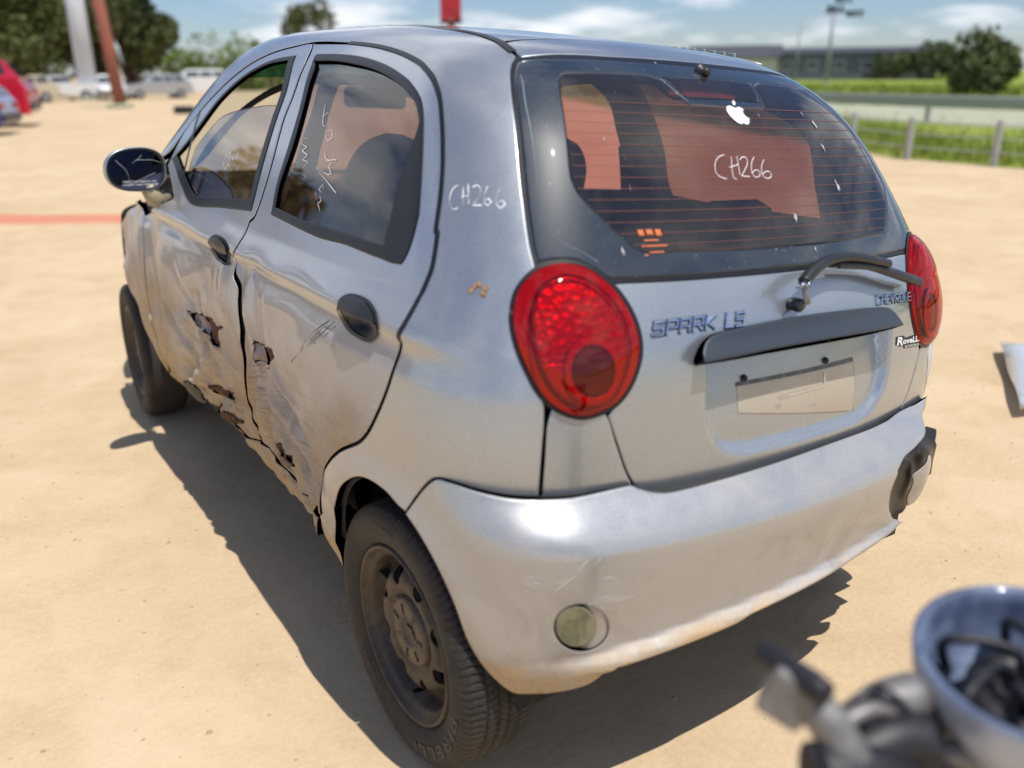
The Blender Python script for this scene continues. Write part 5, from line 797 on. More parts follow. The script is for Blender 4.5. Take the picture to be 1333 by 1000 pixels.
for i,(x,y,rz,mm,lb,st_) in enumerate([(4.2,56,12,M_vbeige,'beige car parked just beyond the red hatchback','hatch'),(6.9,58.5,-8,M_vwhite,'white pickup parked left of the pale mast','bakkie'),(9.7,59,80,M_vwhite,'white car seen end on, right of the pale mast','hatch'),(12.6,60,5,M_vsil,'silver car parked below the tall dark tree','hatch'),(15.3,60.5,-6,M_vwhite,'white van-like car last in the far row','suv')]):
    vehicle('parked_car',lb,'car',(x,y,0),R(rz),mm,L=4.1,H=1.5 if st_!='suv' else 1.8,style=st_,group='cars in the far row before the trees')
vehicle('white_suv','white off-road wagon left of the car, mirrored in its rear side window','suv',(-3.9,8.6,0),R(118),M_vwhite,L=4.6,W=1.85,H=1.95,style='suv')
# ---- old tyre lying on the sand beyond the bonnet
V,F_=lathe([(-.12,.20),(-.14,.27),(-.12,.36),(-.07,.39),(.07,.39),(.12,.36),(.14,.27),(.12,.20)],32,'z');V[:,2]+=.14
ty=mk('old_tyre',V+[7.7,34.6,0],F_,M_tw,body=False);tag(ty,'old black tyre lying on the sand beyond the front of the car','tyre')
# ---- white panel lying at the right edge
V=[];n=14
for i in range(n):
    for j in range(n):
        a=i/(n-1);b=j/(n-1);V.append((2.22+1.0*a+.80*b,.68-.50*a+.50*b,.06+.16*math.sin(a*3.1)*math.sin(b*2.8+.2)+.012*math.sin(a*17+b*9)))
F_=[(i*n+j,(i+1)*n+j,(i+1)*n+j+1,i*n+j+1) for i in range(n-1) for j in range(n-1)]
wp_=mk('car_panel',V,F_,mat('white_panel_paint',(.72,.73,.74),.3,coat=1),body=False);sm_=wp_.modifiers.new('thick','SOLIDIFY');sm_.thickness=.02
tag(wp_,'loose white body panel lying on the sand at the right edge','car panel')
# ---- stripped motorcycle front end, very near the camera at the lower right
mo_=empty('stripped_motorcycle',(-.30,-.56,0));tag(mo_,'stripped motorcycle front with an open white headlamp bowl, blurred at lower right','motorcycle')
o0=np.array([-.30,-.56,0.])
def mput(name,V,F_,m,smooth=True): return mk(name,np.array(V)-o0,F_,m,mo_,body=False,smooth=smooth)
M_bowl=mat('white_fairing_paint',(.46,.50,.58),.45,coat=.3,coatr=.3,noise=[(20,.45,.7,(.20,.24,.34),1)]);M_bowlin=mat('sky_tinted_plastic',(.05,.07,.13),.55,coat=.15,noise=[(18,.4,.65,(.16,.21,.33),1)]);M_dk=mat('greasy_black_metal',(.010,.010,.014),.5,noise=[(30,.5,.75,(.04,.04,.05),1)]);M_grey=mat('grey_cast_metal',(.16,.15,.145),.5,.4,noise=[(30,.4,.7,(.30,.29,.28),.8)])  # bowl blues: sky reflection put into the paint and plastic colours
def frame_(c,ax):
    ax=np.array(ax,float);ax/=np.linalg.norm(ax);a=np.cross(ax,[0,1,0]);a/=np.linalg.norm(a);b=np.cross(a,ax);return np.array(c),a,b,ax
BC,ba,bb,bx=frame_(BOWL_CENTRE,(-.10,-.05,1))
def ll(prof,seg=48,c=None):
    V,F_=lathe([(q[0]*.9,q[1]*.9) for q in prof],seg,'z');return (BC if c is None else c)+V[:,0:1]*ba+V[:,1:2]*bb+V[:,2:3]*bx,F_
V,F_=ll([(-.125,.02),(-.115,.06),(-.08,.098),(-.03,.122),(.0,.127),(.008,.127)]);mput('headlamp_bowl',V,F_,M_bowl)
V,F_=ll([(.008,.127),(.013,.122),(.008,.115),(-.010,.112)]);mput('headlamp_rim',V,F_,M_bowlin)
V,F_=ll([(-.010,.112),(-.045,.104),(-.075,.085),(-.088,.055),(-.09,.0)]);mput('headlamp_inside',V,F_,M_bowlin)
V,F_=ll([(-.088,.070),(-.040,.066),(-.034,.050),(-.045,.040),(-.06,.032),(-.06,0)],24);mput('bulb_holder',V,F_,M_dk)
for k in range(6):
    t=k*1.05+.3;c=BC+ba*.079*math.cos(t)+bb*.079*math.sin(t)-bx*.05
    V,F_=tubemesh(curve3([c,c+bx*.045+ba*.01,BC+ba*.03*math.cos(t+.8)+bb*.03*math.sin(t+.8)-bx*.01,BC-bx*.05]),.0055,8);mput('wiring',V,F_,M_dk)
    V,F_=ll([(-.012,.0),(-.012,.007),(.004,.007),(.004,0)],6,c);mput('bolt',V,F_,M_grey,False)
ARM=np.array([[-0.7446, -0.4488, 0.8011], [-0.7315, -0.4764, 0.7878], [-0.7241, -0.5085, 0.7552], [-0.7079, -0.534, 0.7221]])
V,F_=tubemesh(curve3(ARM),.019,10);mput('bracket_arm',V,F_,M_grey)
bo_=link('clamp_block',bpy.data.meshes.new('clamp_block'),M_grey,mo_);bm=bmesh.new();box(bm,(0,0,0),(.044,.044,.050),None,.006);bm.to_mesh(bo_.data);bm.free();bo_.location=Vector(ARM[0]-o0);bo_.rotation_euler=(R(20),R(8),R(30))
V,F_=lathe([(-.038,.0),(-.038,.011),(-.030,.013),(.030,.013),(.038,.011),(.038,0)],12,'y');mput('clamp_bolt',V+ARM[0]+[0,0,.022],F_,M_dk)
MP=[[[-0.695, -0.481, 0.7457], [-0.6155, -0.4989, 0.7696], 0.0234], [[-0.722, -0.4938, 0.7334], [-0.6343, -0.5225, 0.7452], 0.027], [[-0.6943, -0.492, 0.7805], [-0.6659, -0.5161, 0.7108], 0.009000000000000001], [[-0.6195, -0.4915, 0.7803], [-0.5906, -0.5327, 0.6723], 0.0108], [[-0.7558, -0.4927, 0.7422], [-0.6729, -0.5362, 0.7127], 0.030600000000000002], [[-0.6709, -0.4908, 0.7904], [-0.6296, -0.5237, 0.7204], 0.0126], [[-0.7255, -0.4864, 0.7744], [-0.6587, -0.505, 0.7766], 0.007200000000000001], [[-0.6505, -0.5018, 0.7381], [-0.5959, -0.5448, 0.6657], 0.027], [[-0.6522, -0.4914, 0.7592], [-0.5469, -0.5548, 0.7192], 0.0117], [[-0.6865, -0.4944, 0.7283], [-0.555, -0.5697, 0.7017], 0.014400000000000001], [[-0.7341, -0.4737, 0.7605], [-0.6673, -0.4863, 0.7767], 0.0063]]
for i,(a,b,r_) in enumerate(MP):
    a=np.array(a);b=np.array(b);mid=(a+b)/2+[.004,.0,.010]
    V,F_=tubemesh(curve3([a,mid,b]),r_,12);mput(['stem_tube','cable','lever','cable','lower_yoke','horn_bracket','cable','regulator'][i%8],V,F_,M_dk if i%3 else M_grey)
for s in (-.045,.045):
    V,F_=tubemesh([np.array([-.42+s,-.56,.64]),np.array([-.40+s,-.66,.40]),np.array([-.38+s,-.72,.26])],[.018,.018,.022],12);mput('fork_leg',V,F_,M_grey)
V,F_=lathe([(-.04,.19),(-.05,.23),(-.03,.26),(.03,.26),(.05,.23),(.04,.19)],40,'x');mput('front_tyre',V+[-.38,-.72,.26],F_,M_tw)
V,F_=lathe([(-.03,.19),(.03,.19),(.02,.175),(-.02,.175),(-.03,.19)],40,'x');mput('front_rim',V+[-.38,-.72,.26],F_,M_grey)
V,F_=tubemesh([(-.46,-.72,.26),(-.30,-.72,.26)],.02,10);mput('axle',V,F_,M_grey)
for k in range(9):
    t=2*math.pi*k/9;V,F_=tubemesh([(-.38,-.72,.26),(-.38,-.72+.18*math.cos(t),.26+.18*math.sin(t))],.004,5);mput('spoke',V,F_,M_grey)
V,F_=tubemesh([(-.40,-.58,.58),(-.36,-.80,.52),(-.30,-1.1,.50)],[.035,.04,.04],10);mput('frame_tube',V,F_,M_dk)
V,F_=tubemesh([(-.30,-1.1,.50),(-.30,-1.12,.02)],[.03,.02],10);mput('stand',V,F_,M_dk)

def curve3(P,step=.01):
    P=np.asarray(P,float);out=[]
    for i in range(len(P)-1):
        p1,p2=P[i],P[i+1];p0_=P[i-1] if i else p1;p3=P[i+2] if i+2<len(P) else p2;m=max(2,int(np.linalg.norm(p2-p1)/step))
        for k in range(m):
            t=k/m;out.append(.5*(2*p1+(p2-p0_)*t+(2*p0_-5*p1+4*p2-p3)*t*t+(3*p1-p0_-3*p2+p3)*t**3))
    out.append(P[-1]);return np.array(out)
# ------------------------------------------------------------ ground and far setting go first (see build_place below)
exec_later=[]
# ============================================================ THE CAR
car=empty('hatchback_car')
tag(car,'crashed silver five-door hatchback with dented left doors and red tail lamps, parked on the sand','car')
quarter=D['quarter']
panel('quarter_panel',quarter,M_paint,car,gap=.003,grid=.016,depth=.02)
panel('quarter_panel',quarter,M_paint,car,gap=.0015,grid=.03,depth=.02,mirror=True,F=Fclean)
# roof skin between the two roof strips
rl=np.array([(-.36,2.02),(-.36,1.9),(-.355,1.6),(-.352,1.3),(-.353,1.05),(-.36,.9),(-.372,.78),(-.383,.672)])
rear_edge=np.array([(-.3278,.6706),(-.2438,.668),(-.1413,.664),(-.05,.662)])
half=np.vstack([[(-.18,2.06)],rl,rear_edge]);roofo=np.vstack([half,(half*[-1,1])[::-1]])
roof=panel('roof_panel',roofo,M_paint,car,mode='top',F=Fclean,gap=.006,grid=.03,depth=.008)
st=np.vstack([[(-.40,2.06)],rl,[(-.392,.63),(-.397,.60)]])
for s in (1,-1):
    ribbon('roof_strip',(st*[s,1]).tolist(),.016,M_seal,car,mode='top',F=Fclean,off=.002)
# tailgate, upper edge and lower skin
gt=np.array(D['gatetop'][:4]+[(-.3870,.660)]+[(-.3278,.6640),(-.2438,.6610),(-.1413,.656),(-.05,.655)])
gate=empty('tailgate',(0,.3,1),parent=car)
def kid(o,p):
    o.parent=p;o.matrix_parent_inverse=Matrix.Translation(-p.location);return o
kid(panel('upper_edge',np.vstack([gt[::-1],(gt*[-1,1])]),M_gate,car,mode='top',F=Fclean,gap=.001,grid=.02,depth=.012),gate)
gh=sym(D['gate_half'])
gh[:,1]-=np.where(gh[:,1]>.99,.004,0)
kid(panel('outer_skin',gh,M_gate,car,mode='rear',F=Fgate,gap=.002,grid=.010,depth=.014),gate)
# rear glass: clear middle in a black printed border
go=sym(D['glass_half'])
ch=np.array(D['clear_half']);co=sym(ch)
sw=np.array([(-.118,1.334),(-.128,1.337),(0,1.341),(.128,1.337),(.112,1.308),(.098,1.299),(0,1.301),(-.098,1.299),(-.112,1.308)])
kid(panel('rear_window',co,M_glass_rear,car,mode='rear',F=Fclean,gap=0,grid=.03,off=-.0005,depth=.0008,rim=0),gate)
kid(panel('stop_lamp_window',sw,M_glass_rear,car,mode='rear',F=Fclean,gap=0,grid=.03,off=-.0005,depth=.0008,rim=0),gate)
kid(panel('glass_border',go,M_frit,car,mode='rear',F=Fclean,gap=.003,grid=.022,holes=[co,sw],depth=.004,rim=.0008),gate)
kid(ribbon('glass_seal',np.vstack([go]).tolist(),.010,M_seal,car,mode='rear',F=Fclean,off=-.0012,closed=True),gate)
zz=np.linspace(D['heat_z'][0]+.005,1.052,14)
for z_ in zz:
    xs=np.linspace(-.47,.47,200);I=inside(np.c_[xs,0*xs+z_],co);xs=xs[I]
    if len(xs)<5:continue
    L=[(xs[0],z_),(xs[-1],z_)];L=[(a,z_) for a in np.linspace(xs[0],xs[-1],24)]
    kid(ribbon('heater_line',[L],.0009,M_heat,car,mode='rear',F=Fclean,off=.0003,smooth=False),gate)
kid(ribbon('pen_number',D['pen_glass'],.0018,M_white,car,F=Fclean,off=.001),gate)
# decals on the glass
def decal(name,polys,m,parent,off=.0009,mode='rear',F=Fclean,grid=.01):
    parts=[]
    for p in polys:
        parts.append(kid(panel(name,p,m,car,mode=mode,F=F,gap=0,grid=grid,off=off,depth=.0005,rim=0,step=.002,corner=60),parent) if parent is not car else panel(name,p,m,car,mode=mode,F=F,gap=0,grid=grid,off=off,depth=.0005,rim=0,step=.002,corner=60))
    return parts
ap=np.array(D['apple']);ac=ap[:4].mean(0)
s_=.018;th=R(-4)
def ar(pts):
    pts=np.array(pts,float)*s_;c,s=math.cos(th),math.sin(th);return np.c_[pts[:,0]*c-pts[:,1]*s,pts[:,0]*s+pts[:,1]*c]*[1.75,1.1]+ac
decal('fruit_decal',[ar([(0,.62),(-.35,.78),(-.75,.62),(-.95,.15),(-.80,-.45),(-.5,-.85),(-.25,-.95),(0,-.85),(.25,-.95),(.52,-.82),(.82,-.32),(.58,-.12),(.50,.15),(.62,.42),(.78,.52),(.45,.75)]),ar([(.0,.85),(.05,1.15),(.33,1.40),(.34,1.12),(.18,.9)])],M_decal,gate)
# maker's print in the lower left corner of the glass
dd=np.array(D['decal']);x0,z1=dd[0];
bm=[]
for (a,b,w_,h_) in [(0,0,.012,.010),(.017,0,.014,.009),(.036,0,.012,.011),(.008,-.017,.030,.004),(.008,-.026,.045,.003),(.0,-.026,.006,.008),(.0,-.040,.008,.008),(.012,-.036,.03,.003)]:
    bm.append([(x0+a,z1-b*0+b),(x0+a+w_,z1+b),(x0+a+w_,z1+b-h_),(x0+a,z1+b-h_)])
for q_ in bm[:3]:
    q=np.array(q_);decal('print_mark',[np.vstack([q])],M_print,gate)
for q_ in bm[3:]: kid(ribbon('print_line',[[(q_[0][0],q_[0][1]),(q_[1][0],q_[1][1])]],.0022,M_print,car,mode='rear',F=Fclean,off=.0009,smooth=False),gate)
# lower corner panels beside the tailgate
panel('corner_panel',D['filler'],M_gate,car,mode='rear',F=Fclean,gap=.0012,grid=.014,depth=.012)
panel('corner_panel',(np.array(D['filler'])*[-1,1]),M_gate,car,mode='rear',F=Fclean,gap=.0012,grid=.014,depth=.012)
kid(panel('stop_lamp',sw*[.9,1]+[0,-.0],mat('stop_lamp_lens',(.34,.16,.18),.3),car,mode='rear',F=Fclean,gap=.004,grid=.03,off=-.03,depth=.01),gate)
def cutF(F,d): return lambda x,y,z:F(x,y,z)+d
# ------------------------------------------------------------ tail lamps
lampuv=np.array(D['lamp']);lc=lampuv.mean(0)
def lampoff(k):
    def f_(V,hs):
        d=dist(V,catmull(lampuv,True,.006,70));return k*(1-np.exp(-d/.022))
    return f_
ring=np.array(D['lamp_ring']);rc=ring.mean(0);inn=np.array(D['lamp_inner'])
for s in (False,True):
    lamp=empty('tail_lamp',(0,0,0),parent=car)
    panel('lamp_housing',lampuv,M_lampred,lamp,gap=.0,grid=.012,off=.0015,depth=.02,mirror=s,F=Fclean,corner=80)
    def bowl(V,hs):
        d=dist(V,catmull(inn,True,.006,70));return .004-.0*d
    panel('reflector',rc+(inn-rc)*1.0,M_reflector,lamp,gap=.004,grid=.012,off=.005,depth=.003,mirror=s,F=Fclean,corner=80)
    # lower red block and its parting lines, reversing lamp ring
    lowp=np.array([p for p in inn if p[1]<lc[1]-.012]);
    panel('red_insert',np.vstack([lowp]),M_lampred,lamp,gap=.004,grid=.012,off=.008,depth=.004,mirror=s,F=Fclean,corner=80)
    panel('reversing_ring',rc+(ring-rc)*1.22,M_lampred,lamp,gap=0,grid=.010,off=.014,depth=.010,mirror=s,F=Fclean,holes=[rc+(ring-rc)*.93],corner=80)
    panel('reversing_lens',rc+(ring-rc)*.93,M_lampdark,lamp,gap=0,grid=.012,off=.010,depth=.003,mirror=s,F=Fclean,corner=80)
    panel('lens',lampuv,M_lens,lamp,gap=.0012,grid=.010,off=.003,offf=lampoff(.020),depth=.006,mirror=s,F=Fclean,corner=80)
    ribbon('lens_rib',[(rc+(inn-rc)*.985).tolist()+[(rc+(inn-rc)*.985)[0].tolist()]],.0035,M_lampdark,lamp,F=Fclean,off=.012,mirror=s)
    ribbon('lamp_seal',lampuv.tolist(),.009,M_seal,lamp,F=Fclean,off=.0012,closed=True,mirror=s)
# ------------------------------------------------------------ rear bumper
bo=np.array(D['bumper'])
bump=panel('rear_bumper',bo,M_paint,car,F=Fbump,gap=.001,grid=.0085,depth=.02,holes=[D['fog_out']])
fo=np.array(D['fog_out']);fc=np.array(D['fog']).mean(0);foc=fo.mean(0)
panel('fog_lamp_bezel',foc+(fo-foc)*1.02,M_paint,car,F=Fbump,gap=0,grid=.01,offf=lambda V,h:-.004-.010*np.clip(1-np.linalg.norm(V-fc,axis=1)/.05,0,1)*0-.012*ss(V[:,0]-foc[0],.02,-.02),depth=.004,rim=0)
fg=np.array(D['fog']);panel('fog_lamp_lens',fc+(fg-fc)*.96,M_fog,car,F=Fbump,gap=0,grid=.01,off=-.001,depth=.012,rim=.002)
ribbon('scratch_mark',D['pen_scratch'],.0013,M_decal,car,F=Fbump,off=.0005,taper=True)
# split corner: crumpled black liner and torn skin behind the hole
ru=np.array(D['liner'])
M_liner2=mat('torn_black_plastic',(.010,.009,.009),.38,noise=[(60,.5,.7,(.04,.035,.03),.7)])
def crumple(V,hs):return -.014+.010*np.sin(V[:,0]*60+V[:,1]*35)*np.sin(V[:,1]*52-V[:,0]*21)+.003*np.sin(V[:,0]*160)
umax=ru[:,0].max()+.02
def dark_off(V,hs): return -.010+.018*ss(V[:,0],umax-.05,umax-.01)+.004*np.sin(V[:,0]*70+V[:,1]*40)
panel('torn_bumper_liner',D['liner_px'],M_liner2,car,F=Fbump,gap=-.001,grid=.008,offf=dark_off,depth=.008,rim=.002,corner=35)
def flap_off(V,hs): return .008+.006*np.sin(V[:,0]*50+V[:,1]*20)
fpx=np.array(D['flap_px']);fpc=fpx.mean(0)
panel('torn_bumper_flap',fpc+(fpx-fpc)*[.72,.85]+[-.004,0],M_paint,car,F=Fbump,gap=0,grid=.007,offf=flap_off,depth=.003,rim=.001,corner=35)
# ------------------------------------------------------------ doors of the near side (damaged) and of the far side
def tear(V,hs):
    o=np.zeros(len(V))
    for i,h in enumerate(hs[1:] if hs else []):
        d=dist(V,h);o=o+np.exp(-d/.010)*(.004*np.sin(V[:,0]*70+V[:,1]*50+i)+.002*np.sin(V[:,0]*160-V[:,1]*190))
    return o
def rough_(h,a=.004):
    P=catmull(h,True,.006,30);n=len(P);k=rng.normal(size=n)*a;e=np.roll(P,-1,0)-np.roll(P,1,0);e/=np.linalg.norm(e,axis=1)[:,None]+1e-9
    return P+np.stack([-e[:,1],e[:,0]],-1)*k[:,None]
def door(name,outline,win,glass,gm,tears,lab,handle,hcut,extra=None):
    d=empty(name,parent=car)
    if lab:d['label']=lab
    th=[rough_(D[t],.0010) for t in tears]
    panel('door_skin',outline,M_hurt,d,gap=.0045,grid=.0085,holes=[win]+th+[np.array(handle).mean(0)+(np.array(handle)-np.array(handle).mean(0))*.96],offf=lambda V,h_:tear(V,h_[:-1]),depth=.016)
    # inner skin seen through the tears
    if tears:
        lows=np.array([p for p in np.array(outline) if p[1]<.80]);c=lows.mean(0)
        panel('inner_skin',c+(lows-c)*.93,M_rust,d,gap=.004,grid=.012,off=-.011,depth=.002,rim=0)
        for t,h in zip(tears,th):
            hh=catmull(h,True,.006,30);cc=hh.mean(0)
            # a folded shred of sheet hanging in each tear
            L=hh[(hh[:,0]<cc[0]+.02)]
            if len(L)>6:
                try: panel('torn_shred',cc+(L-cc)*[.95,.9]+[-.006,-.002],M_bare if t in('tear1','tear2') else M_rust,d,gap=0,grid=.006,offf=lambda V,q:-.004+.004*np.sin(V[:,0]*90)+.003*np.sin(V[:,1]*110),depth=.001,rim=0)
                except Exception as e: print('shred',t,e)
            ribbon('rusty_edge',h.tolist(),.0032,M_rust,d,off=.0015,closed=True,smooth=False,taper=True)
    hl=[np.array(glass)]
    gi=np.array(glass);
    wa=np.array(win);wc=wa.mean(0)
    panel('window_surround',win,M_seal,d,gap=.000,grid=.02,off=.0015,depth=.012,holes=[extra if extra is not None else glass],rim=.0015)
    panel('window_glass',glass,gm,d,gap=-.004 if name!='front_door' else 0,grid=.03,off=-.006,depth=.0005,rim=0,F=Fclean)
    h=np.array(handle);hc=h.mean(0);n=len(h)
    hd=empty('door_handle',parent=d)
    panel('handle_cup',h,M_black,d,gap=0,grid=.008,offf=lambda V,q:.002-.024*np.exp(-(np.linalg.norm((V-hc-[-0.0,-.012])/[.040,.024],axis=1))**2),depth=.004,rim=.001,corner=80).name='handle_cup'
    ribbon('handle_rim',(hc+(h-hc)*.97).tolist(),.007,M_black,d,off=.0045,closed=True)
    (a,b)=np.array(hcut);e=b-a;side_=lambda p:(e[0]*(p[1]-a[1])-e[1]*(p[0]-a[0]))
    upm=side_(h.mean(0)+[0,.03]);top_=np.array([p for p in h if side_(p)*upm>0]);
    ang=np.argsort(np.arctan2(*(top_-hc).T[::-1]));top_=top_[np.argsort([np.dot(p-a,e) for p in top_])]
    fl=np.vstack([a+(hc-a)*.05,top_*.97+hc*.03,b])
    panel('handle_flap',fl,M_black,d,gap=.0015,grid=.010,offf=lambda V,q:.007+.006*np.exp(-(np.linalg.norm((V-hc)/[.05,.04],axis=1))**2),depth=.007,rim=.001,corner=70)
    bpy.data.objects.remove(hd)
    return d
rd=door('rear_door',D['rear_door'],D['rear_win'],D['rear_glass'],M_glass_side,['tear2','tear7'],'dented rear door torn open along its front edge',D['handle_r'],D['handle_r_cut'],extra=None)
panel('quarter_trim',D['quarter_trim'],M_black,rd,gap=.001,grid=.02,off=.001,depth=.006,F=Fclean)
fopen=np.array(D['front_glass'])
fw=np.array(D['front_win']);fwc=fw.mean(0)
# opening of the front door window (glass wound part way down)
fopenhole=fwc+(fw-fwc)*[.90,.90]+[0,.006]
fd=door('front_door',D['front_door'],D['front_win'],D['front_glass'],M_glass_front,['tear1','tear4'],'creased front door with a ragged rusty tear',D['handle_f'],D['handle_f_cut'],extra=fopenhole)
ribbon('window_divider',[D['divider']],.020,M_seal,fd,F=Fclean,off=.0005)
kid(ribbon('glass_scratch',[D['glass_scratch']],.0014,mat('dusty_scratch',(.20,.25,.28),.7),car,mode='rear',F=Fclean,off=.0006,taper=True),gate)
M_splash=mat('dried_mud_splash',(.42,.43,.43),.8)
for i,(x,z_) in enumerate(D['splash']):
    a=np.linspace(0,2*math.pi,13)[:-1];k_=[.010,.011,.013,.012,.007,.008,.004,.004,.004,.005][i];r_=k_*rng.uniform(.25,1,12)
    kid(panel('dried_splash',np.c_[x+r_*np.cos(a)*.55,z_+r_*np.sin(a)*1.2],M_splash,car,mode='rear',F=Fclean,gap=0,grid=.006,off=.0009,depth=.0002,rim=0,step=.003),gate)
ribbon('scuff_mark',D['scuffs'],.0022,mat('dark_scuff',(.13,.115,.10),.7),rd,off=.0008,taper=True)
ribbon('pen_scribble',D['pen_side'],.0022,M_white,rd,F=Fclean,off=-.004,taper=True)
ribbon('pen_scribble',D['pen_front'],.0018,M_white,fd,F=Fclean,off=-.004,taper=True)
ribbon('pen_number',D['pen_pillar'],.0030,M_white,car,F=Fclean,off=.001,taper=True)
for name,o_,w_,g_,gm in (('rear_door',D['rear_door'],D['rear_win'],D['rear_glass'],M_glass_side),('front_door',D['front_door'],D['front_win'],D['front_glass'],M_glass_front)):
    d=empty(name,parent=car)
    panel('door_skin',o_,M_paint,d,gap=.0035,grid=.035,holes=[w_],mirror=True,F=Fclean)
    panel('window_surround',w_,M_seal,d,gap=0,grid=.03,off=.0015,holes=[g_ if name=='rear_door' else fopenhole],mirror=True,F=Fclean)
    if name=='rear_door': panel('window_glass',g_,M_glass_front,d,gap=-.004,grid=.04,off=-.006,depth=.0005,rim=0,mirror=True,F=Fclean)
# rocker, wings
panel('rocker_panel',D['rocker'],M_hurt,car,gap=.001,grid=.010,holes=[],depth=.03,offf=lambda V,q:.004*np.sin(V[:,0]*33+2*np.sin(V[:,0]*13))+.002*np.sin(V[:,0]*90+V[:,1]*60))
for t in ('tear5','tear3'):
    h=rough_(D[t],.003);panel('rust_hole',h,M_rust if t!='tear3' else M_seal,car,gap=0,grid=.008,off=.0045 if t!='tear3' else .004,offf=lambda V,q:.003*np.sin(V[:,0]*200),depth=.004,rim=.001)
panel('front_wing',D['fender'],M_hurt,car,gap=.002,grid=.012,depth=.02)
panel('front_wing',D['fender'],M_paint,car,gap=.002,grid=.04,mirror=True,F=Fclean,depth=.02)
# door shut-line rubbers, deep in the gaps
dr=np.array(D['rear_door']);ribbon('door_rubber',[(dr.mean(0)+(dr-dr.mean(0))*.985).tolist()],.035,M_seal,car,off=-.016,closed=True,F=Fbody)
dr=np.array(D['front_door']);ribbon('door_rubber',[(dr.mean(0)+(dr-dr.mean(0))*.985).tolist()],.035,M_seal,car,off=-.016,closed=True,F=Fbody)
top_line=[p for p in D['rear_door'] if p[1]>.74]
k=len(top_line);ribbon('door_edge_seal',[[p for p in D['rear_door'][:17]]],.010,M_seal,car,off=.001,F=Fbody)
ribbon('tailgate_rubber',[sym(D['gate_half']).tolist()],.04,M_seal,car,mode='rear',F=Fclean,off=-.018,closed=True)
# bonnet, windscreen, nose
ws=[(-.60,.965),(-.50,1.20),(-.43,1.335),(-.40,1.375),(0,1.395),(.40,1.375),(.43,1.335),(.50,1.20),(.60,.965),(0,.955)]
wsb=[(-.43,1.335),(-.40,1.375),(0,1.395),(.40,1.375),(.43,1.335),(.44,1.315),(0,1.335),(-.44,1.315)]
wl=[(-.60,.965),(-.50,1.20),(-.44,1.315),(0,1.335),(.44,1.315),(.50,1.20),(.60,.965),(0,.955)]
panel('windscreen',wl,M_shield,car,mode='front',F=Fclean,gap=0,grid=.05,off=-.004,depth=.001,rim=0)
panel('windscreen_sun_band',wsb,M_shade,car,mode='front',F=Fclean,gap=0,grid=.05,off=-.004,depth=.001,rim=0)
panel('bonnet',[(-.62,2.70),(-.30,2.72),(.30,2.72),(.62,2.70),(.60,3.1),(.50,3.42),(0,3.50),(-.50,3.42),(-.60,3.1)],M_paint,car,mode='top',F=Fclean,gap=.002,grid=.04)
panel('front_bumper',[(-.62,.26),(-.66,.55),(-.64,.74),(0,.80),(.64,.74),(.66,.55),(.62,.26),(0,.24)],M_paint,car,mode='front',F=Fclean,gap=0,grid=.05,off=.01)
# indicator repeater on the wing
bm=bmesh.new();bmesh.ops.create_uvsphere(bm,u_segments=16,v_segments=8,radius=.014);bmesh.ops.scale(bm,vec=(.5,1,1),verts=bm.verts)
P_=place(np.array(D['fender'])[-4:-3]*0+np.array([D['fender'][8]])+[[.06,.10]],'wrap',Fbody)[0]
bmesh.ops.translate(bm,vec=P_,verts=bm.verts);bmo('indicator_lamp',bm,mat('clear_indicator',(.75,.70,.62),.15,coat=1),car,body=True,smooth=True)
# rust spots on the quarter panel
for i,(u,v) in enumerate(D['rust'][:6]):
    a=np.linspace(0,2*math.pi,9)[:-1];r_=rng.uniform(.003,.0065,8)
    panel('rust_spot',np.c_[u+r_*np.cos(a),v+r_*np.sin(a)],mat_rs if i else (mat_rs:=mat('rust_spot_brown',(.42,.26,.13),.8,noise=[(150,.4,.6,(.22,.11,.05),1)])),car,gap=0,grid=.004,off=.0006,depth=.0004,rim=0)
# ------------------------------------------------------------ strip, plate recess, badges, wiper
sp=np.array(D['strip']);sc_=np.array([0.005,.885])
def stripoff(V,h):
    k=ss(V[:,1],.862,.905);return .020+.016*(1-k)
kid(panel('handle_strip',sp,M_strip,car,mode='rear',F=Fclean,gap=.0,grid=.009,offf=stripoff,depth=.030,rim=.002),gate)
for i,(x,z_) in enumerate(D['screws'][:2]):
    V,F_=lathe([(-.002,.0),(-.002,.004),(-.006,.0045),(-.004,.0065),(0,.007),(.006,.007)],14,'y')
    p=place([(x,z_)],'rear',Fgate)[0];kid(mk('plate_screw_hole',V+p+[0,-.0005,0],F_,M_seal,car),gate)
x,z_=D['screws'][2];p=place([(x,z_)],'rear',Fclean,.022)[0]
V,F_=lathe([(.003,0),(.003,.005),(-.002,.0055),(-.003,.0085),(.004,.009)],18,'y');kid(mk('lock_cylinder',V+p,F_,M_seal,car),gate)
x,z_=D['screws'][3];kid(panel('number_plate_lamp',[(x-.03,z_+.006),(x+.02,z_+.006),(x+.016,z_-.008),(x-.0,z_-.008)],M_seal,car,mode='rear',F=Fgate,gap=0,grid=.01,off=.004,depth=.004,rim=.001),gate)
M_ghost=paint('old_plate_dirt',.9,.1,base=(.50,.51,.48),low=.66)
pl_=np.array(D['plate']);ps=np.array(D['plateside'])
kid(ribbon('plate_adhesive',[[pl_[0]*(1-t)+pl_[5]*t+[0,-.004] for t in np.linspace(0,1,40)]],.008,mat('adhesive_residue',(.085,.088,.09),.6,noise=[(40,.4,.6,(.15,.15,.15),1)]),car,mode='rear',F=Fgate,off=.0008,smooth=False),gate)
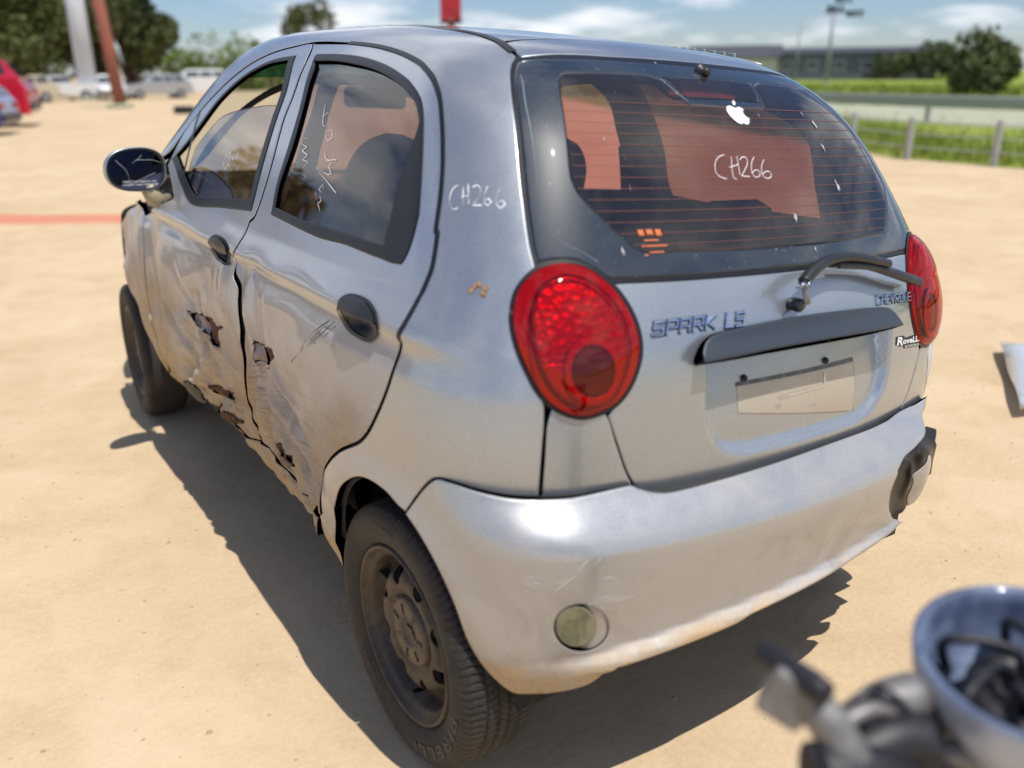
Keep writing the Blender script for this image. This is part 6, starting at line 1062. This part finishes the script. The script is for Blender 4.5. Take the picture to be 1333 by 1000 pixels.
g0=np.array([ps[0],ps[1]+[0,.008],ps[6]+[0,.004],ps[7]]) if 1 else np.array([(ps[0,0],ps[0,1]),(ps[0,0]+.002,ps[1,1]),(ps[2,0],ps[2,1]+.004),(ps[3,0],ps[4,1]+.006),(ps[5,0]-.02,ps[5,1]),(ps[6,0],ps[6,1]),(ps[7,0],ps[7,1]),(.03,ps[7,1]-.004)])
kid(panel('old_plate_mark',g0,M_ghost,car,mode='rear',F=Fgate,gap=0,grid=.02,off=.00025,depth=.0002,rim=0),gate)
kid(ribbon('plate_emboss',[[(-.055,.757),(.085,.760)],[(.085,.760),(.086,.785)]],.005,M_chrome,car,mode='rear',F=Fgate,off=.0012),gate)
GL={'S':[[(1,1),(0,1),(0,.5),(1,.5),(1,0),(0,0)]],'P':[[(0,0),(0,1),(1,1),(1,.45),(0,.45)]],'A':[[(0,0),(0,1),(1,1),(1,0)],[(0,.45),(1,.45)]],'R':[[(0,0),(0,1),(1,1),(1,.45),(0,.45)],[(.45,.45),(1,0)]],
 'K':[[(0,0),(0,1)],[(1,1),(.1,.5),(1,0)]],'L':[[(0,1),(0,0),(1,0)]],'C':[[(1,1),(0,1),(0,0),(1,0)]],'H':[[(0,0),(0,1)],[(1,0),(1,1)],[(0,.5),(1,.5)]],'E':[[(1,1),(0,1),(0,0),(1,0)],[(0,.5),(.9,.5)]],'V':[[(0,1),(.5,0),(1,1)]],'O':[[(0,0),(0,1),(1,1),(1,0),(0,0)]],'T':[[(0,1),(1,1)],[(.5,1),(.5,0)]],
 'I':[[(.5,0),(.5,1)]]}
def letters(name,text,box3,m,parent,F=Fclean,wd=.0042,h=.004,fill=.74,slant=.12):
    bl,br,tl=[np.array(q) for q in box3];ex=(br-bl)/len(text);ey=(tl-bl)
    for i,c in enumerate(text):
        if c==' ':continue
        parts=[]
        for st_ in GL[c]:
            pts=np.array([bl+ex*(i+.08+fill*(x_+slant*y_))+ey*y_ for x_,y_ in st_])
            for a,b in zip(pts[:-1],pts[1:]):
                e=b-a;L=np.linalg.norm(e);e/=L;a=a-e*wd*.45;b=b+e*wd*.45;q=np.array([-e[1],e[0]])*wd/2
                base=place([a-q,b-q,b+q,a+q],'rear',F,-.001);q2=q*.55;top_=place([a-q2+e*wd*.2,b-q2-e*wd*.2,b+q2-e*wd*.2,a+q2+e*wd*.2],'rear',F,h)
                parts.append((np.vstack([base,top_]),[(4,5,6,7),(0,1,5,4),(1,2,6,5),(2,3,7,6),(3,0,4,7)]))
        V,F_=joinm(parts);o=mk(name,V,F_,m,car,smooth=False);kid(o,parent)
        for st_ in GL[c]:
            pts=np.array([bl+ex*(i+.08+fill*(x_+slant*y_))+ey*y_ for x_,y_ in st_])
        sh=[]  # flat dark outline under each letter, set a little low
        for st_ in GL[c]:
            pts=np.array([bl+ex*(i+.08+fill*(x_+slant*y_))+ey*y_ for x_,y_ in st_])
            for a,b in zip(pts[:-1],pts[1:]):
                e=b-a;L=np.linalg.norm(e);e/=L;k_=wd*.5+.0012;a=a-e*k_+[.0006,-.0012];b=b+e*k_+[.0006,-.0012];q=np.array([-e[1],e[0]])*k_
                sh.append((place([a-q,b-q,b+q,a+q],'rear',F,.0007+len(sh)*.00004),[(0,1,2,3)]))
        V,F_=joinm(sh);kid(mk('letter_outline',V,F_,M_seal,car,smooth=False),o) if False else kid(mk('letter_outline',V,F_,M_seal,car,smooth=False),parent)
letters('badge_letter','SPARK',D['spark'],M_chrome,gate,wd=.0042,slant=.22,fill=.70)
letters('badge_letter','LS',D['ls'],M_chrome,gate,wd=.0042,slant=.22,fill=.70)
letters('badge_letter','CHEVROLET',D['chev'],M_chrome,gate,wd=.0030,fill=.72)
def textpolys(s,size=1,offset=0,shear=0,space=1):
    cu=bpy.data.curves.new('t','FONT');cu.body=s;cu.size=size;cu.offset=offset;cu.shear=shear;cu.space_character=space;cu.resolution_u=3
    o=bpy.data.objects.new('t',cu);C.objects.link(o);dg=bpy.context.evaluated_depsgraph_get();me=bpy.data.meshes.new_from_object(o.evaluated_get(dg))
    V=np.array([tuple(v.co) for v in me.vertices]);F_=[tuple(p.vertices) for p in me.polygons]
    bpy.data.objects.remove(o);bpy.data.curves.remove(cu);bpy.data.meshes.remove(me);return V,F_
def sticker_text(name,s,box3,m,parent,offset=0,off=.001,shear=.0,F=Fclean):
    V,F_=textpolys(s,1,offset,shear);lo=V.min(0);hi=V.max(0);bl,br,tl=[np.array(q) for q in box3]
    t=(V[:,:2]-lo[:2])/(hi-lo)[:2];uv=bl+t[:,0:1]*(br-bl)+t[:,1:2]*(tl-bl);P=place(uv,'rear',F,off)
    kid(mk(name,P,[q for q in F_],m,car,smooth=False),parent)
rv=np.array(D['rov']);bl,br,tl=rv
e=br-bl;v_=tl-bl
kid(panel('sticker_backing',[bl+v_*.35-e*.02,bl+v_*1.02+e*.0,bl+e*.30+v_*1.05,bl+e*.33+v_*.85,bl+e*.78+v_*1.0,br+v_*1.02+e*.02,br+v_*.3+e*.02,bl+e*.92+v_*-.02,bl+e*.30+v_*-.02,bl+e*.26+v_*.30,bl+e*.12+v_*.18],M_decalblack,car,mode='rear',F=Fclean,gap=0,grid=.01,off=.0008,depth=.0004,rim=0,corner=20,step=.003),gate)
sticker_text('sticker_word','R',[bl+v_*.30+e*.01,bl+e*.24+v_*.30,bl+v_*.98+e*.01],M_decal,gate,offset=.03,off=.0016,shear=.2)
sticker_text('sticker_word','oveLLa',[bl+v_*.36+e*.24,br+v_*.40,bl+e*.24+v_*.86],M_decal,gate,offset=.03,off=.0016,shear=.1)
sticker_text('sticker_word','AUTOMOBILES',[bl+v_*.04+e*.31,bl+e*.92+v_*.04,bl+e*.31+v_*.24],M_decal,gate,off=.0016)
# wiper
wp=np.array(D['wiper']);bp=np.array(D['blade']);piv=wp[0]
p0=place([(D['screws'][4][0],D['screws'][4][1])],'rear',Fclean)[0]
wiper=empty('rear_wiper',parent=car)
V,F_=lathe([(.0,.0),(.0,.010),(-.012,.013),(-.026,.013),(-.030,.009),(-.030,0)],16,'y');mk('wiper_spindle',V+p0,F_,M_black,wiper)
V,F_=tubemesh(np.array([p0+[0,-.02,0],p0+[.012,-.03,.006],wp[2]]),[.006,.007,.007],8);mk('wiper_link',V,F_,M_bare,wiper)
def bar(P,w_,h_):
    P=np.asarray(P,float);T=np.gradient(P,axis=0);T/=np.linalg.norm(T,axis=1)[:,None];Nn=np.array([0,-.9,.43]);V=[];F_=[]
    w_=np.broadcast_to(w_,(len(P),));h_=np.broadcast_to(h_,(len(P),))
    for i in range(len(P)):
        b=np.cross(T[i],Nn);b/=np.linalg.norm(b);n_=np.cross(b,T[i])
        for a,c in ((-1,-1),(-1,.4),(-.5,1),(.5,1),(1,.4),(1,-1)):V.append(P[i]+b*a*w_[i]+n_*c*h_[i])
    for i in range(len(P)-1):
        for k in range(6):F_.append((i*6+k,i*6+(k+1)%6,(i+1)*6+(k+1)%6,(i+1)*6+k))
    F_+= [tuple(range(6))[::-1],tuple((len(P)-1)*6+k for k in range(6))];return np.array(V),F_
A_=curve3(wp[2:]);V,F_=bar(A_,np.linspace(.0105,.0075,len(A_)),np.linspace(.009,.005,len(A_)));mk('wiper_arm',V,F_,M_black,wiper)
for k in (-1,1):
    q=wp[1]*.4+wp[2]*.6;V,F_=bar([q+[k*.009,0,.003],wp[2]+[k*.009,-.002,.002]],.0022,.007);mk('wiper_bracket',V,F_,M_chrome,wiper)
B2=curve3(bp);V,F_=bar(B2,np.linspace(.007,.010,len(B2)),.004);mk('wiper_blade',V,F_,M_black,wiper)
V,F_=bar(B2+[0,.012,-.004],.0022,.009);mk('wiper_rubber',V,F_,M_seal,wiper)
# washer nozzle
x,z_=D['washer'][0];p=place([(0.0,1.352)],'rear',Fclean)[0]
V,F_=lathe([(.002,.018),(-.004,.016),(-.008,.009),(-.018,.009),(-.022,.005),(-.022,0)],16,'y');kid(mk('washer_nozzle',V+p,F_,M_black,car),gate)
# door mirror
mc=np.array(D['mirror'])+[-.035,0,0]
dm=empty('door_mirror',parent=car)
aa=np.linspace(0,2*math.pi,41)[:-1]
def mo(a):
    c,s=np.cos(a),np.sin(a);r=1/(np.abs(c)**2.5+np.abs(s)**2.5)**(1/2.5);x_=.096*r*c;z2=.068*r*s;z2=z2+.010*(x_/.1)*np.where(s>0,.6,-.2);return x_,z2
tl_=R(10);V=[];F_=[]
prof=[(0.0,.93),(-.006,1.0),(.01,1.02),(.035,.93),(.060,.72),(.075,.40),(.080,.02)]
for (yy,sc) in prof:
    x_,z2=mo(aa);P=np.stack([x_*sc,np.full_like(x_,yy),z2*sc],-1);c,s=math.cos(tl_),math.sin(tl_);P=np.c_[P[:,0]*c-P[:,1]*s,P[:,0]*s+P[:,1]*c,P[:,2]];V.append(P+mc)
n=len(aa)
for i in range(len(prof)-1):
    for k in range(n):F_.append((i*n+k,i*n+(k+1)%n,(i+1)*n+(k+1)%n,(i+1)*n+k))
mk('mirror_shell',np.vstack(V),F_,M_gate,dm)
x_,z2=mo(aa);P=np.stack([x_*.93,np.full_like(x_,.001),z2*.93],-1);c,s=math.cos(tl_),math.sin(tl_);P=np.c_[P[:,0]*c-P[:,1]*s,P[:,0]*s+P[:,1]*c,P[:,2]]+mc
mk('mirror_glass',P,[tuple(range(n))],M_mirror,dm,smooth=False)
V,F_=tubemesh(P[list(range(n))+[0]]+[0,-.002,0],.004,6,False);mk('mirror_rim',V,F_,M_black,dm)
V,F_=tubemesh(np.array([mc+[.035,.03,-.05],mc+[.055,.03,-.095],mc+[.10,.05,-.11]]),[.026,.030,.030],10);mk('mirror_foot',V,F_,mat('mirror_foot_plastic',(.35,.30,.20),.5),dm)
for (sx,sz) in [((-.06,.03),(-.02,-.045)),((.02,.045),(-.01,.02)),((.06,-.01),(-.03,-.05)),((.085,.02),(.0,.03))]:
    a=mc+[sx[0],-.004+sx[0]*.17,sx[1]];b=mc+[sz[0],-.004+sz[0]*.17,sz[1]];V,F_=tubemesh(np.array([a,(a+b)/2+[.01,0,.006],b]),.00035,4);mk('mirror_crack',V,F_,M_decal,dm)
V,F_=textpolys('OBJECTS IN MIRROR ARE\nCLOSER THAN THEY APPEAR',.0095);
Vx=np.c_[-.045+V[:,0],-.003+(-.045+V[:,0])*math.tan(tl_),-.040+V[:,1]]+mc;mk('mirror_print',Vx,[q for q in F_],M_white,dm,smooth=False)
# far-side mirror
V,F_=tubemesh(np.array([mc*[-1,1,1]+[.09,.02,0],mc*[-1,1,1]+[.05,.02,0],mc*[-1,1,1]+[-.05,.03,0],mc*[-1,1,1]+[-.12,.03,-.03]]),[.03,.065,.06,.02],14);mk('door_mirror',V,F_,M_gate,car)
# ribbed rail standing on the far edge of the roof
rrp=[];
for i in range(8):
    y_=1.02-.035*i;p=place([(.40,y_)],'top',Fclean)[0];b_=bmesh.new();box(b_,p+[0,0,.008],(.010,.020,.020),bev=.002);kid0=bmo('rail_tooth',b_,M_mesh,car,body=True)
y_=np.linspace(1.06,.68,14);P=place(np.c_[np.full(14,.405),y_],'top',Fclean)+[0,0,.004];V,F_=tubemesh(P,.006,6);mk('roof_rail',V,F_,M_mesh,car)
# ------------------------------------------------------------ cabin
cab=empty('cabin',parent=car)
def inner(name,uv,m,mode='wrap',off=-.03,grid=.05,holes=(),mirror=False):
    return panel(name,uv,m,cab,mode=mode,F=Fclean,off=off,gap=-.004,grid=grid,holes=holes,depth=.001,rim=0,mirror=mirror)
for s in (False,True):
    inner('pillar_trim',quarter,M_dark,mirror=s,off=-.025)
    inner('door_trim',D['rear_door'],M_dark,holes=[D['rear_win']],mirror=s,off=-.03 if s else -.085);inner('door_trim',D['front_door'],M_dark,holes=[D['front_win']],mirror=s,off=-.03 if s else -.085)
inner('headliner',roofo,M_dark,'top')
inner('tailgate_trim',gh,M_dark,'rear',off=-.032,grid=.05)
bm=bmesh.new();box(bm,(0,1.6,.30),(1.34,2.6,.02));box(bm,(0,.42,.42),(1.0,.45,.25));bmo('floor',bm,M_dark,cab,body=True)
bm=bmesh.new();box(bm,(0,2.52,.72),(1.30,.40,.36),bev=.06);box(bm,(0.33,2.32,.86),(.36,.18,.12),bev=.05);bmo('dashboard',bm,M_dark,cab,body=True,smooth=True)
def seat(cx,cy,wd,ht,name='front_seat'):
    s=empty(name,parent=cab)
    bm=bmesh.new();box(bm,(cx,cy+.28,.50),(wd,.50,.16),bev=.05);bmo('seat_cushion',bm,M_seat,s,body=True,smooth=True)
    # backrest with integral domed headrest
    out=[];
    for t in np.linspace(0,1,44):
        zc=.50+t*ht;ww=wd*(.5-.04*t-.20*float(ss(np.array(t),.58,.76)))*(1 if t<.82 else math.sqrt(max(.004,1-((t-.82)/.1805)**2)))
        yc=cy-.02-.13*t;th_=.065-.02*t;out.append((zc,float(ww),yc,th_))
    V=[];F_=[];n=20
    for (zc,ww,yc,th_) in out:
        for k in range(n):
            a=2*math.pi*k/n;c_,s2=math.cos(a),math.sin(a);e_=.55;V.append((cx+ww*abs(c_)**e_*np.sign(c_),yc+th_*abs(s2)**e_*np.sign(s2),zc))
    for i in range(len(out)-1):
        for k in range(n):F_.append((i*n+k,i*n+(k+1)%n,(i+1)*n+(k+1)%n,(i+1)*n+k))
    F_.append(tuple((len(out)-1)*n+k for k in range(n)));mk('backrest',V,F_,M_seat,s)
for s_b in (-1,1):
    V,F_=bar(curve3([(s_b*.52,1.30,1.16),(s_b*.56,1.31,.95),(s_b*.57,1.33,.60)]),.020,.0012);mk('seat_belt',V,F_,M_seal,cab)
seat(-.27,1.50,.48,.68);seat(.29,1.50,.48,.68)
bs=empty('rear_bench',parent=cab)
bm=bmesh.new();box(bm,(0,.92,.50),(1.16,.48,.16),bev=.05);bmo('seat_cushion',bm,M_seat,bs,body=True,smooth=True)
bm=bmesh.new();box(bm,(-.28,.64,.72),(.56,.12,.52),None,.04);box(bm,(.29,.64,.72),(.56,.12,.52),None,.04);bmo('backrest',bm,M_seat,bs,body=True,smooth=True)
for x_ in (-.30,.30):
    bm=bmesh.new();box(bm,(x_,.62,1.015),(.25,.09,.11),bev=.045);bmo('headrest',bm,M_seat,bs,body=True,smooth=True)
bm=bmesh.new();bmesh.ops.create_circle(bm,segments=8,radius=.01);bm.free()
a=np.linspace(0,2*math.pi,33);P=np.c_[.33+.18*np.cos(a),2.14+.08*np.sin(a),.87+.15*np.sin(a)];V,F_=tubemesh(P,.014,8,False);mk('steering_wheel',V,F_,M_seal,cab)
bm=bmesh.new();box(bm,(0,2.02,1.27),(.235,.03,.07),bev=.018);box(bm,(0,2.05,1.32),(.03,.03,.06));bmo('interior_mirror',bm,M_seal,cab,body=True,smooth=True)
# paper on the dashboard and pillar inner faces
# ------------------------------------------------------------ underbody and wheel wells
bm=bmesh.new();box(bm,(0,1.7,.26),(1.24,2.9,.05));box(bm,(0,.36,.33),(1.10,.34,.10));bmo('underbody',bm,M_liner,car,body=True)
def well(x0,yc,s):
    V=[];F_=[];n=24
    for i in range(n+1):
        a=.14+ (math.pi-.10)*i/n
        for xx in (x0,x0*.42):V.append((xx,yc+.315*math.cos(a),.25+.315*math.sin(a)))
    for i in range(n):F_.append((2*i,2*i+1,2*i+3,2*i+2))
    k=len(V);V.append((x0*.42,yc,.24));F_+=[(k,2*i+1,2*i+3) for i in range(n)]
    mk('wheel_well',V,F_,M_liner,car)
for yc in (.50,2.84):
    for s in (-1,1):
        if not (yc<1 and s>0): well((.625 if yc<1 else .66)*s,yc,s)
# ------------------------------------------------------------ wheels
def tyre_mesh(hi):
    seg=720 if hi else 90
    prof=[];Ro=.277;W=.0825
    side_=[(.055,.185),(.066,.191),(.074,.202),(.0795,.217),(.0825,.233),(.081,.250),(.0765,.2605),(.071,.2675),(.0665,.2715)]
    tread=[]
    xs=np.linspace(.062,-.062,60 if hi else 14)
    for x_ in xs:
        r=Ro-.004*(x_/.062)**2
        tread.append((x_,r))
    prof=[(-a,r) for a,r in side_]+[(-x_,r) for x_,r in tread]+[(a,r) for a,r in side_[::-1]]
    V,F_=lathe([(a,r) for a,r in prof],seg,'x');V=np.array(V)
    if hi:
        n=len(prof);A=V[:,0];r=np.hypot(V[:,1],V[:,2]);th_=np.arctan2(V[:,2],V[:,1])
        dep=np.zeros(len(V));tr=np.abs(A)<.0625
        for g in (-.036,-.012,.012,.036): dep=np.maximum(dep,.0065*np.exp(-((A-g)/.0030)**4))
        def fr_(x_):return x_-np.floor(x_)
        s1=fr_(th_/(2*math.pi)*108+A*9*np.sign(A+.0001))<.17
        dep=np.where(tr&(np.abs(A)>.040)&s1,np.maximum(dep,.0055),dep)
        s2=fr_(th_/(2*math.pi)*108+.5+A*30)<.13
        dep=np.where(tr&(np.abs(A)<.034)&(np.abs(A)>.004)&s2,np.maximum(dep,.0045),dep)
        sh=(np.abs(A)>.0625)&(r>.2575);s3=fr_(th_/(2*math.pi)*108+np.sign(A)*.56)<.22;dep=np.where(sh&s3,.0035,dep)
        # raised band on the sidewall and fine ribs near the bead
        
        k=(r-dep)/r;V[:,1]*=k;V[:,2]*=k
    return V,F_
TH=tyre_mesh(True);TL=tyre_mesh(False)
def wheel(cx,cy,side_,hi,steer=0,rot=0,drop=0):
    w_=empty('wheel',(cx,cy,.277-drop),steer,parent=car)
    sg=-side_ if False else side_   # side_=-1 left: outer face towards -x
    def put(name,V,F_,m,smooth=True):
        V=np.array(V,float)*[1,.935,.935];c,s=math.cos(rot),math.sin(rot)
        V=np.c_[V[:,0]*1.0,V[:,1]*c-V[:,2]*s,V[:,1]*s+V[:,2]*c]
        if side_>0:V=V*[-1,1,1];F_=[q[::-1] for q in F_]
        return mk(name,V,F_,m,w_,body=False,smooth=smooth)
    V,F_=TH if hi else TL
    # squash the contact patch a little
    o=mk('tyre',V*([1,1,1]),F_,M_tyre,w_,body=False)
    # rim: outer face at x=-0.070 (left wheel)
    prof=[(-.060,.203),(-.071,.2005),(-.073,.1965),(-.069,.1915),(-.060,.188),(-.056,.178),(-.048,.172),(-.030,.168),(-.020,.160)]
    V,F_=lathe(prof,96,'x');put('rim',V,F_,M_rim)
    # disc with eight windows
    nr=14;ns=192;rr_=np.linspace(.162,.055,nr);V=[];F_=[]
    def disc_x(r):return -.022-.030*float(ss(np.array(r),.160,.120))+.012*float(ss(np.array(r),.105,.075))
    hole=lambda r,t:((r-.128)/.020)**2+((((t*8/(2*math.pi)+.5)%1-.5)*2*math.pi/8*.128)/.0165)**2
    for i,r in enumerate(rr_):
        for k in range(ns):
            t=2*math.pi*k/ns;V.append([disc_x(r),r*math.cos(t),r*math.sin(t)])
    for i in range(nr-1):
        for k in range(ns):F_.append((i*ns+k,i*ns+(k+1)%ns,(i+1)*ns+(k+1)%ns,(i+1)*ns+k))
    # windows cut clean with a second mesh built by constrained triangulation
    O=[(.162*math.cos(t),.162*math.sin(t)) for t in np.linspace(0,2*math.pi,97)[:-1]];I_=[(.05*math.cos(t),.05*math.sin(t)) for t in np.linspace(0,2*math.pi,49)[:-1]]
    H=[]
    for j in range(8):
        t0=2*math.pi*j/8;hh=[]
        for a in np.linspace(0,2*math.pi,21)[:-1]:
            rr2=.128+.021*math.cos(a)*(1);tt=.0195*math.sin(a)*(1+.25*math.cos(a));hh.append((rr2*math.cos(t0)-tt*math.sin(t0),rr2*math.sin(t0)+tt*math.cos(t0)))
        H.append(hh)
    pts=[];ed=[]
    for L in [O,I_]+H:
        s0=len(pts);pts+=L;ed+=[(s0+i,s0+(i+1)%len(L)) for i in range(len(L))]
    for r in np.linspace(.06,.156,12):
        for t in np.linspace(0,2*math.pi,int(r*2*math.pi/.008)):
            q=np.array([(r*math.cos(t),r*math.sin(t))])
            if all(np.linalg.norm(np.array(h).mean(0)-q[0])>.0245 for h in H): pts.append(tuple(q[0]))
    for h in H:
        h=np.array(h);c_=h.mean(0);pts+=[tuple(c_+(p-c_)*1.12) for p in h]
    res=delaunay_2d_cdt([Vector(p) for p in pts],ed,[],0,1e-6);V2=np.array([tuple(v) for v in res[0]]);T=np.array([tuple(f_) for f_ in res[2]]);cen=V2[T].mean(1);k=(np.hypot(*cen.T)>.0499)
    for h in H:k&=~inside(cen,np.array(h))
    T=T[k];rr3=np.hypot(*V2.T);X=np.array([disc_x(r) for r in rr3])
    for h in H:
        d=dist(V2,np.array(h));X=X+.003*np.exp(-d/.0025)
    V=np.c_[X,V2];put('wheel_disc',V,[tuple(t) for t in T],M_rim)
    for h in H:
        h=np.array(h);xx=np.array([disc_x(r) for r in np.hypot(*h.T)])+.006;V=np.vstack([np.c_[xx,h],np.c_[xx+.012,h]]);n=len(h);F_=[(i,(i+1)%n,n+(i+1)%n,n+i) for i in range(n)];put('disc_window_edge',V,F_,M_rim)
    V,F_=lathe([(-.010,.150),(.03,.150),(.03,.0)],32,'x');put('brake_drum',V,F_,M_seal)
    # plastic centre cap
    V,F_=lathe([(-.030,.079),(-.048,.077),(-.0535,.072),(-.0545,.055),(-.0535,.036),(-.0500,.032),(-.0455,.028),(-.0450,.0)],64,'x');put('centre_cap',V,F_,M_cap)
    for j in range(7):
        for e_ in (-1,1):
            t=2*math.pi*j/7+e_*.055;a=np.array([-.0556,.043*math.cos(t),.043*math.sin(t)]);b=np.array([-.0556,.066*math.cos(t),.066*math.sin(t)])
            q=np.array([0,-math.sin(t),math.cos(t)])*.0011;put('cap_slot',np.array([a-q,b-q,b+q,a+q,a-q+[.003,0,0],b-q+[.003,0,0],b+q+[.003,0,0],a+q+[.003,0,0]]),[(0,1,2,3),(0,4,5,1),(1,5,6,2),(2,6,7,3),(3,7,4,0)],M_seal,False)
    bt=[(-.022,-.004),(-.008,-.004),(-.008,-.010),(.008,-.010),(.008,-.004),(.022,-.004),(.018,.005),(.008,.005),(.008,.011),(-.008,.011),(-.008,.005),(-.018,.005)]
    V=np.array([(-.0485,x_,y_) for x_,y_ in bt]+[(-.045,x_,y_) for x_,y_ in bt]);n=len(bt);put('cap_emblem',V,[tuple(range(n))]+[(i,(i+1)%n,n+(i+1)%n,n+i) for i in range(n)],M_rim,False)
    V,F_=tubemesh(np.array([(-.03,.150,0),(-.055,.146,0),(-.062,.145,0)]),[.005,.005,.0035],8);V=np.c_[V[:,0],V[:,1]*math.cos(-2.02)-V[:,2]*math.sin(-2.02),V[:,1]*math.sin(-2.02)+V[:,2]*math.cos(-2.02)];put('valve',V,F_,M_seal)
    if hi:
        # tyre maker's name round the sidewall
        for start,txt,r0,h_,sp in ((-1.72,'PIRELLI',.2215,.025,1.15),(.35,'CINTURATO',.232,.010,.40),(2.6,'165/60R14',.210,.009,.34)):
            V,F_=textpolys(txt,1,.02,0,1.25);lo=V.min(0);hi_=V.max(0);hgt=hi_[1]-lo[1]
            ang=sp
            t=start-(V[:,0]-lo[0])/(hi_[0]-lo[0])*ang;r=r0+(V[:,1]-lo[1])/hgt*h_
            ax=-np.interp(r,[.185,.191,.202,.217,.233,.250,.2605],[.055,.066,.074,.0795,.0825,.081,.0765])-.0022
            # seen from the left, letters run clockwise
            Vt=np.c_[ax,r*np.sin(t),r*np.cos(t)]
            mk('tyre_lettering',Vt,[q for q in F_],M_tyrelet,w_,body=False,smooth=False)
    return w_
wheel(-.625,.49,-1,True,rot=.35)
wheel(-.640,2.835,-1,False,steer=R(-3),rot=.1)
wheel(.585,.53,1,False);wheel(.640,2.835,1,False,steer=R(-3))
